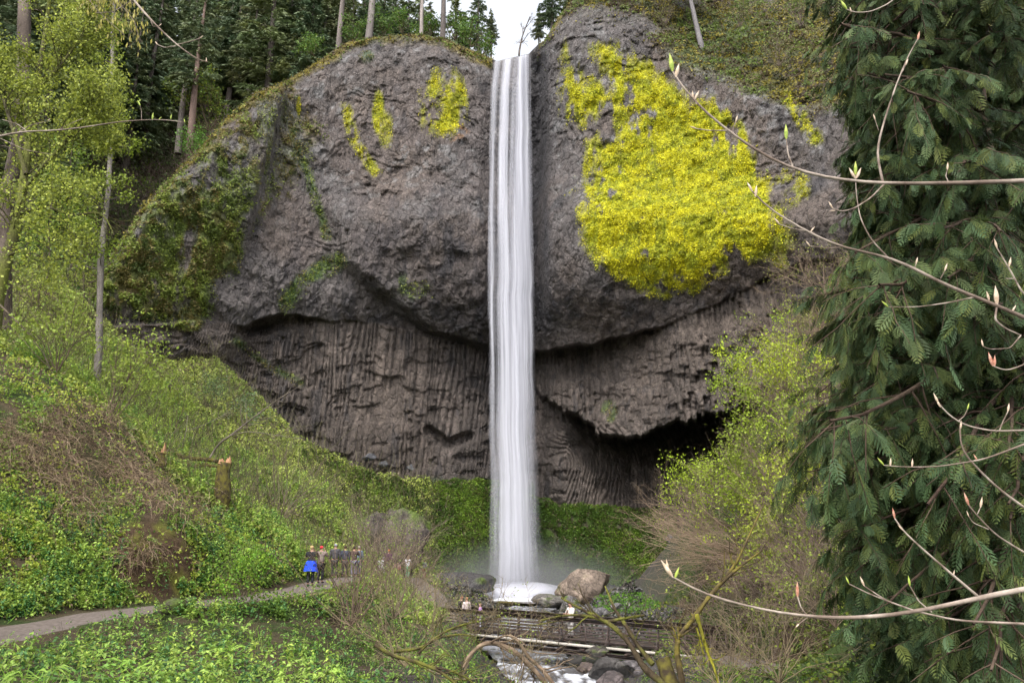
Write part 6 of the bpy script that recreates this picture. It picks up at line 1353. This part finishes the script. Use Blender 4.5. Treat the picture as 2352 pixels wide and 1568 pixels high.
def twig_branch(name, label, lines, budspec, Y_):
    """lines: [pixel polyline with distance, r0, r1]; buds at given pixel pairs (base->tip)"""
    global PARO
    root, Q = limb_obj(name, label, lines[:1], cat='branch', seed=abs(hash(lines[0][0][0])) % 999, twigs=0, root=None, pname='stem', sides=9, **TB)
    PARO = np.array(root.location)
    for ln in lines[1:]:
        p_ = np.array([P(*q) for q in ln[0]]); seg = np.r_[0, np.cumsum(np.linalg.norm(np.diff(p_, axis=0), axis=1))]; T2 = np.linspace(0, seg[-1], 18)
        q = np.stack([np.interp(T2, seg, p_[:, k]) for k in range(3)], -1)
        for _ in range(2): q[1:-1] = (q[:-2] + 2 * q[1:-1] + q[2:]) / 4
        V, Fc = tubes(q[None], np.linspace(ln[1], ln[2], 18)[None], 6)
        mesh_obj('twig', V, Fc, M_twig, parent=root, col=bark_col(V, TB['bc'], C3(*TB['bc2']), 0.05, 5), origin=q[0])
    for (x0, y0, x1, y1, m_) in budspec:
        p0 = P(x0, y0, Y_); p1 = P(x1, y1, Y_); L = np.linalg.norm(p1 - p0)
        bud(p0, p1 - p0, L, max(0.004, L * 0.115), {'p': M_bud, 'r': M_budr, 'g': M_budg}[m_], root)
Y0 = 5.0
twig_branch('budding_branch', 'thick budding branch crossing the upper right, rising to an upturned tip over the yellow lichen', [
    ([(2480, 408, Y0), (2352, 416, Y0), (2200, 421, Y0), (2030, 422, Y0), (1930, 414, Y0), (1825, 393, Y0), (1740, 350, Y0), (1660, 292, Y0), (1600, 240, Y0), (1565, 200, Y0), (1545, 165, Y0)], 0.017, 0.0065),
    ([(1825, 393, Y0), (1810, 355, Y0), (1806, 320, Y0)], 0.006, 0.004), ([(1760, 362, Y0), (1700, 358, Y0), (1640, 352, Y0)], .001, .001) if False else ([(1755, 358, Y0), (1748, 352, Y0)], 0.004, 0.003),
    ([(1672, 300, Y0), (1630, 300, Y0), (1600, 296, Y0)], 0.004, 0.003), ([(1680, 303, Y0), (1690, 280, Y0)], 0.003, 0.003),
    ([(2028, 418, Y0), (2012, 350, Y0), (2030, 280, Y0), (2060, 190, Y0), (2090, 120, Y0), (2108, 90, Y0)], 0.009, 0.0035), ([(2018, 300, Y0), (2010, 275, Y0)], 0.003, 0.002), ([(2065, 180, Y0), (2080, 150, Y0)], 0.003, 0.003),
    ([(2030, 424, Y0), (2000, 455, Y0), (1960, 480, Y0), (1930, 487, Y0), (1912, 478, Y0)], 0.007, 0.003),
    ([(1825, 395, Y0), (1790, 402, Y0), (1765, 395, Y0)], 0.003, 0.002), ([(2180, 420, Y0), (2172, 405, Y0), (2176, 390, Y0)], 0.004, 0.003), ([(1600, 240, Y0), (1592, 222, Y0)], 0.004, 0.004)],
    [(1545, 165, 1538, 122, 'g'), (1552, 178, 1560, 145, 'p'), (1592, 226, 1590, 208, 'p'), (1596, 228, 1606, 208, 'p'), (1806, 320, 1805, 285, 'g'), (1600, 296, 1584, 290, 'p'), (1690, 280, 1694, 265, 'p'), (2108, 92, 2112, 72, 'r'), (2080, 150, 2086, 133, 'p'), (2010, 275, 2006, 262, 'p'), (1912, 478, 1903, 462, 'p'), (1918, 484, 1905, 484, 'p'), (2176, 390, 2177, 372, 'p'), (1765, 395, 1758, 388, 'g')], Y0)
Y0 = 5.4
twig_branch('budding_branch', 'long budding branch slanting down from the lichen edge to the right edge, upper middle', [
    ([(2500, 800, Y0), (2352, 728, Y0), (2260, 690, Y0), (2160, 650, Y0), (2060, 595, Y0), (1990, 580, Y0), (1920, 565, Y0), (1850, 530, Y0), (1790, 495, Y0), (1750, 468, Y0), (1728, 440, Y0)], 0.017, 0.005),
    ([(2040, 592, Y0), (2000, 550, Y0), (1975, 500, Y0), (1966, 440, Y0), (1965, 400, Y0)], 0.006, 0.003), ([(1850, 530, Y0), (1820, 525, Y0), (1790, 515, Y0)], 0.004, 0.003), ([(1880, 548, Y0), (1870, 535, Y0), (1862, 532, Y0)], .003, .003),
    ([(1930, 568, Y0), (1900, 570, Y0), (1860, 565, Y0)], 0.004, 0.003), ([(2240, 682, Y0), (2180, 695, Y0), (2110, 705, Y0), (2040, 705, Y0)], 0.006, 0.003),
    ([(2290, 702, Y0), (2285, 735, Y0), (2310, 755, Y0), (2345, 770, Y0)], 0.008, 0.005), ([(2345, 770, Y0), (2320, 800, Y0), (2270, 802, Y0), (2258, 795, Y0)], 0.005, 0.003), ([(2160, 640, Y0), (2170, 622, Y0)], 0.004, 0.003), ([(2130, 650, Y0), (2105, 700, Y0), (2080, 700, Y0)], .001, .001) if False else ([(2100, 617, Y0), (2104, 606, Y0)], .004, .003)],
    [(1728, 440, 1716, 418, 'p'), (1735, 452, 1738, 425, 'p'), (1790, 515, 1778, 500, 'p'), (1862, 532, 1872, 520, 'p'), (1860, 565, 1850, 552, 'p'), (1965, 402, 1965, 370, 'g'), (1967, 410, 1978, 385, 'p'), (1964, 410, 1950, 385, 'p'), (2040, 705, 2024, 690, 'g'), (2170, 622, 2176, 604, 'p'), (2258, 795, 2254, 778, 'p'), (2290, 700, 2286, 655, 'p'), (2272, 690, 2266, 668, 'p'), (2325, 715, 2334, 700, 'p'), (2104, 606, 2108, 590, 'p')], Y0)
Y0 = 4.6
twig_branch('budding_branch', 'long sagging budding branch along the lower right above the cedar fronds', [
    ([(2500, 1330, Y0), (2352, 1352, Y0), (2250, 1372, Y0), (2150, 1395, Y0), (2050, 1412, Y0), (1950, 1420, Y0), (1850, 1415, Y0), (1750, 1400, Y0), (1650, 1375, Y0), (1580, 1348, Y0), (1545, 1325, Y0)], 0.016, 0.005),
    ([(2250, 1372, Y0), (2200, 1330, Y0), (2130, 1270, Y0), (2075, 1220, Y0), (2055, 1190, Y0)], 0.008, 0.004), ([(2100, 1402, Y0), (2040, 1380, Y0), (1990, 1360, Y0), (1950, 1340, Y0)], 0.006, 0.003), ([(2050, 1385, Y0), (2015, 1365, Y0), (1985, 1345, Y0)], .004, .003),
    ([(1855, 1415, Y0), (1840, 1395, Y0), (1832, 1370, Y0)], 0.005, 0.003), ([(1855, 1417, Y0), (1835, 1432, Y0)], 0.004, 0.003), ([(2500, 1440, Y0), (2352, 1432, Y0), (2200, 1425, Y0), (2100, 1402, Y0)], 0.010, 0.005), ([(2140, 1405, Y0), (2110, 1380, Y0), (2090, 1345, Y0)], 0.004, 0.003)],
    [(1545, 1325, 1518, 1285, 'p'), (1550, 1328, 1560, 1300, 'g'), (1535, 1310, 1530, 1282, 'p'), (2055, 1190, 2050, 1165, 'r'), (2075, 1218, 2062, 1205, 'p'), (1950, 1340, 1942, 1322, 'g'), (1985, 1345, 1975, 1322, 'p'), (1832, 1370, 1831, 1335, 'r'), (1835, 1432, 1828, 1440, 'p'), (2090, 1345, 2086, 1320, 'g'), (2190, 1322, 2192, 1308, 'p')], Y0)
Y0 = 4.9
twig_branch('budding_branch', 'thin budding branch curving in from the right edge at mid height', [
    ([(2480, 985, Y0), (2352, 988, Y0), (2280, 990, Y0), (2220, 978, Y0), (2180, 955, Y0), (2155, 925, Y0)], 0.008, 0.004),
    ([(2295, 990, Y0), (2305, 965, Y0), (2315, 945, Y0)], .004, .003), ([(2200, 968, Y0), (2215, 955, Y0), (2222, 940, Y0)], .003, .003),
    ([(2205, 975, Y0), (2205, 1030, Y0), (2230, 1060, Y0), (2290, 1120, Y0), (2352, 1165, Y0), (2450, 1230, Y0)], 0.004, 0.010), ([(2352, 1020, Y0), (2260, 1055, Y0), (2150, 1072, Y0), (2070, 1072, Y0), (2030, 1068, Y0)], .007, .003), ([(2480, 975, Y0), (2352, 1020, Y0)], .008, .007)],
    [(2155, 925, 2144, 902, 'p'), (2160, 935, 2150, 915, 'p'), (2315, 945, 2318, 925, 'p'), (2222, 940, 2226, 925, 'g'), (2206, 985, 2208, 965, 'p'), (2030, 1068, 2015, 1050, 'g'), (2045, 1070, 2046, 1050, 'p'), (2095, 1072, 2096, 1052, 'p'), (2245, 1058, 2236, 1042, 'r')], Y0)
Y0 = 5.2
twig_branch('budding_branch', 'budding branch slanting down at the right edge below mid height', [
    ([(2500, 1340, Y0), (2352, 1268, Y0), (2290, 1230, Y0), (2250, 1190, Y0), (2225, 1160, Y0)], 0.009, 0.004), ([(2270, 1215, Y0), (2235, 1200, Y0), (2225, 1185, Y0)], .004, .003), ([(2245, 1180, Y0), (2252, 1165, Y0)], .003, .003)],
    [(2225, 1160, 2214, 1130, 'r'), (2252, 1165, 2256, 1140, 'p'), (2225, 1185, 2220, 1172, 'p')], Y0)
twig_branch('budding_branch', 'reddish tipped budding twig hanging at the right edge between the cedar fronds', [
    ([(2480, 760, Y0), (2400, 800, Y0), (2352, 838, Y0), (2310, 852, Y0), (2280, 840, Y0)], 0.008, 0.004), ([(2440, 700, Y0), (2352, 680, Y0), (2320, 620, Y0), (2290, 570, Y0)], .009, .004), ([(2330, 640, Y0), (2310, 640, Y0)], .004, .003)],
    [(2280, 840, 2270, 808, 'r'), (2284, 842, 2285, 815, 'r'), (2290, 570, 2284, 548, 'p'), (2318, 612, 2322, 590, 'p')], Y0)
twig_branch('budding_branch', 'short budding twig curving into the top right of the photo', [
    ([(2140, -60, Y0), (2075, -20, Y0), (2040, 10, Y0), (2000, 28, Y0), (1960, 30, Y0), (1945, 22, Y0)], 0.006, 0.004)], [(1945, 22, 1930, 0, 'g'), (1955, 28, 1952, 16, 'p')], Y0)
# branch with catkins at the top left
Y0 = 5.5
twig_branch('budding_branch', 'bare dark twig with pale buds slanting down from the top left of the photo', [
    ([(270, -60, Y0), (300, -8, Y0), (345, 45, Y0), (400, 98, Y0), (440, 128, Y0), (465, 144, Y0), (478, 143, Y0)], 0.010, 0.004), ([(404, 106, Y0), (378, 110, Y0), (362, 103, Y0)], .004, .003), ([(404, 104, Y0), (440, 95, Y0), (460, 88, Y0)], .004, .003), ([(345, 45, Y0), (352, 62, Y0), (366, 60, Y0)], .003, .003), ([(305, 0, Y0), (260, 28, Y0), (220, 30, Y0)], .003, .002)],
    [(362, 103, 356, 95, 'p'), (460, 88, 467, 82, 'p'), (366, 60, 372, 54, 'p'), (474, 143, 474, 132, 'p')], Y0)
Y0 = 7.0
twig_branch('budding_branch', 'thin leafing branch reaching in from the left edge across the maple', [
    ([(-60, 325, Y0), (0, 313, Y0), (50, 302, Y0), (130, 300, Y0), (200, 292, Y0), (270, 280, Y0), (340, 275, Y0), (390, 275, Y0), (425, 282, Y0)], 0.010, 0.0035), ([(45, 302, Y0), (70, 288, Y0), (110, 278, Y0)], .004, .003), ([(0, 318, Y0), (60, 345, Y0), (120, 355, Y0)], .004, .002), ([(60, 300, Y0), (40, 285, Y0), (5, 275, Y0)], .004, .003), ([(325, 276, Y0), (325, 255, Y0), (322, 243, Y0)], .003, .002), ([(130, 300, Y0), (160, 285, Y0), (190, 272, Y0)], .003, .002)],
    [(322, 243, 316, 230, 'g'), (350, 275, 352, 258, 'g'), (365, 275, 372, 268, 'g'), (392, 274, 394, 262, 'g'), (425, 282, 422, 272, 'g'), (110, 278, 116, 272, 'p')], Y0)
def catkins():
    r = np.random.default_rng(91); lines = [([(180, -40, 9), (215, 15, 9), (250, 50, 9), (285, 80, 9)], .008, .003), ([(240, -40, 9), (285, 20, 9), (310, 50, 9), (318, 90, 9)], .008, .003), ([(205, -30, 9), (240, -5, 9), (300, 0, 9)], .006, .003)]
    root, Q = limb_obj('catkin_branch', 'thin drooping branches with pale yellow catkins at the top left', lines, cat='branch', seed=92, twigs=14, tl=0.35, lv2=2, minr=0.002, up=-0.1)
    T = Q.reshape(-1, 3); c_ = T[r.integers(0, len(T), 420)] + r.normal(size=(420, 3)) * 0.10; c_[:, 2] -= 0.03
    V, Fc = leaves(c_, 0.075, 0.3, 0.1, r, axis=np.tile([0.1, 0, -1.0], (420, 1)), axw=0.85)
    mesh_obj('foliage', V, Fc, M_leaf, parent=root, col=leafcol(420, (0.34, 0.30, 0.06), 0.2, r), origin=np.array(root.location))  # loose drooping catkins, pale yellow; this part holds no leaves
catkins()
print('done', time.time() - T0)
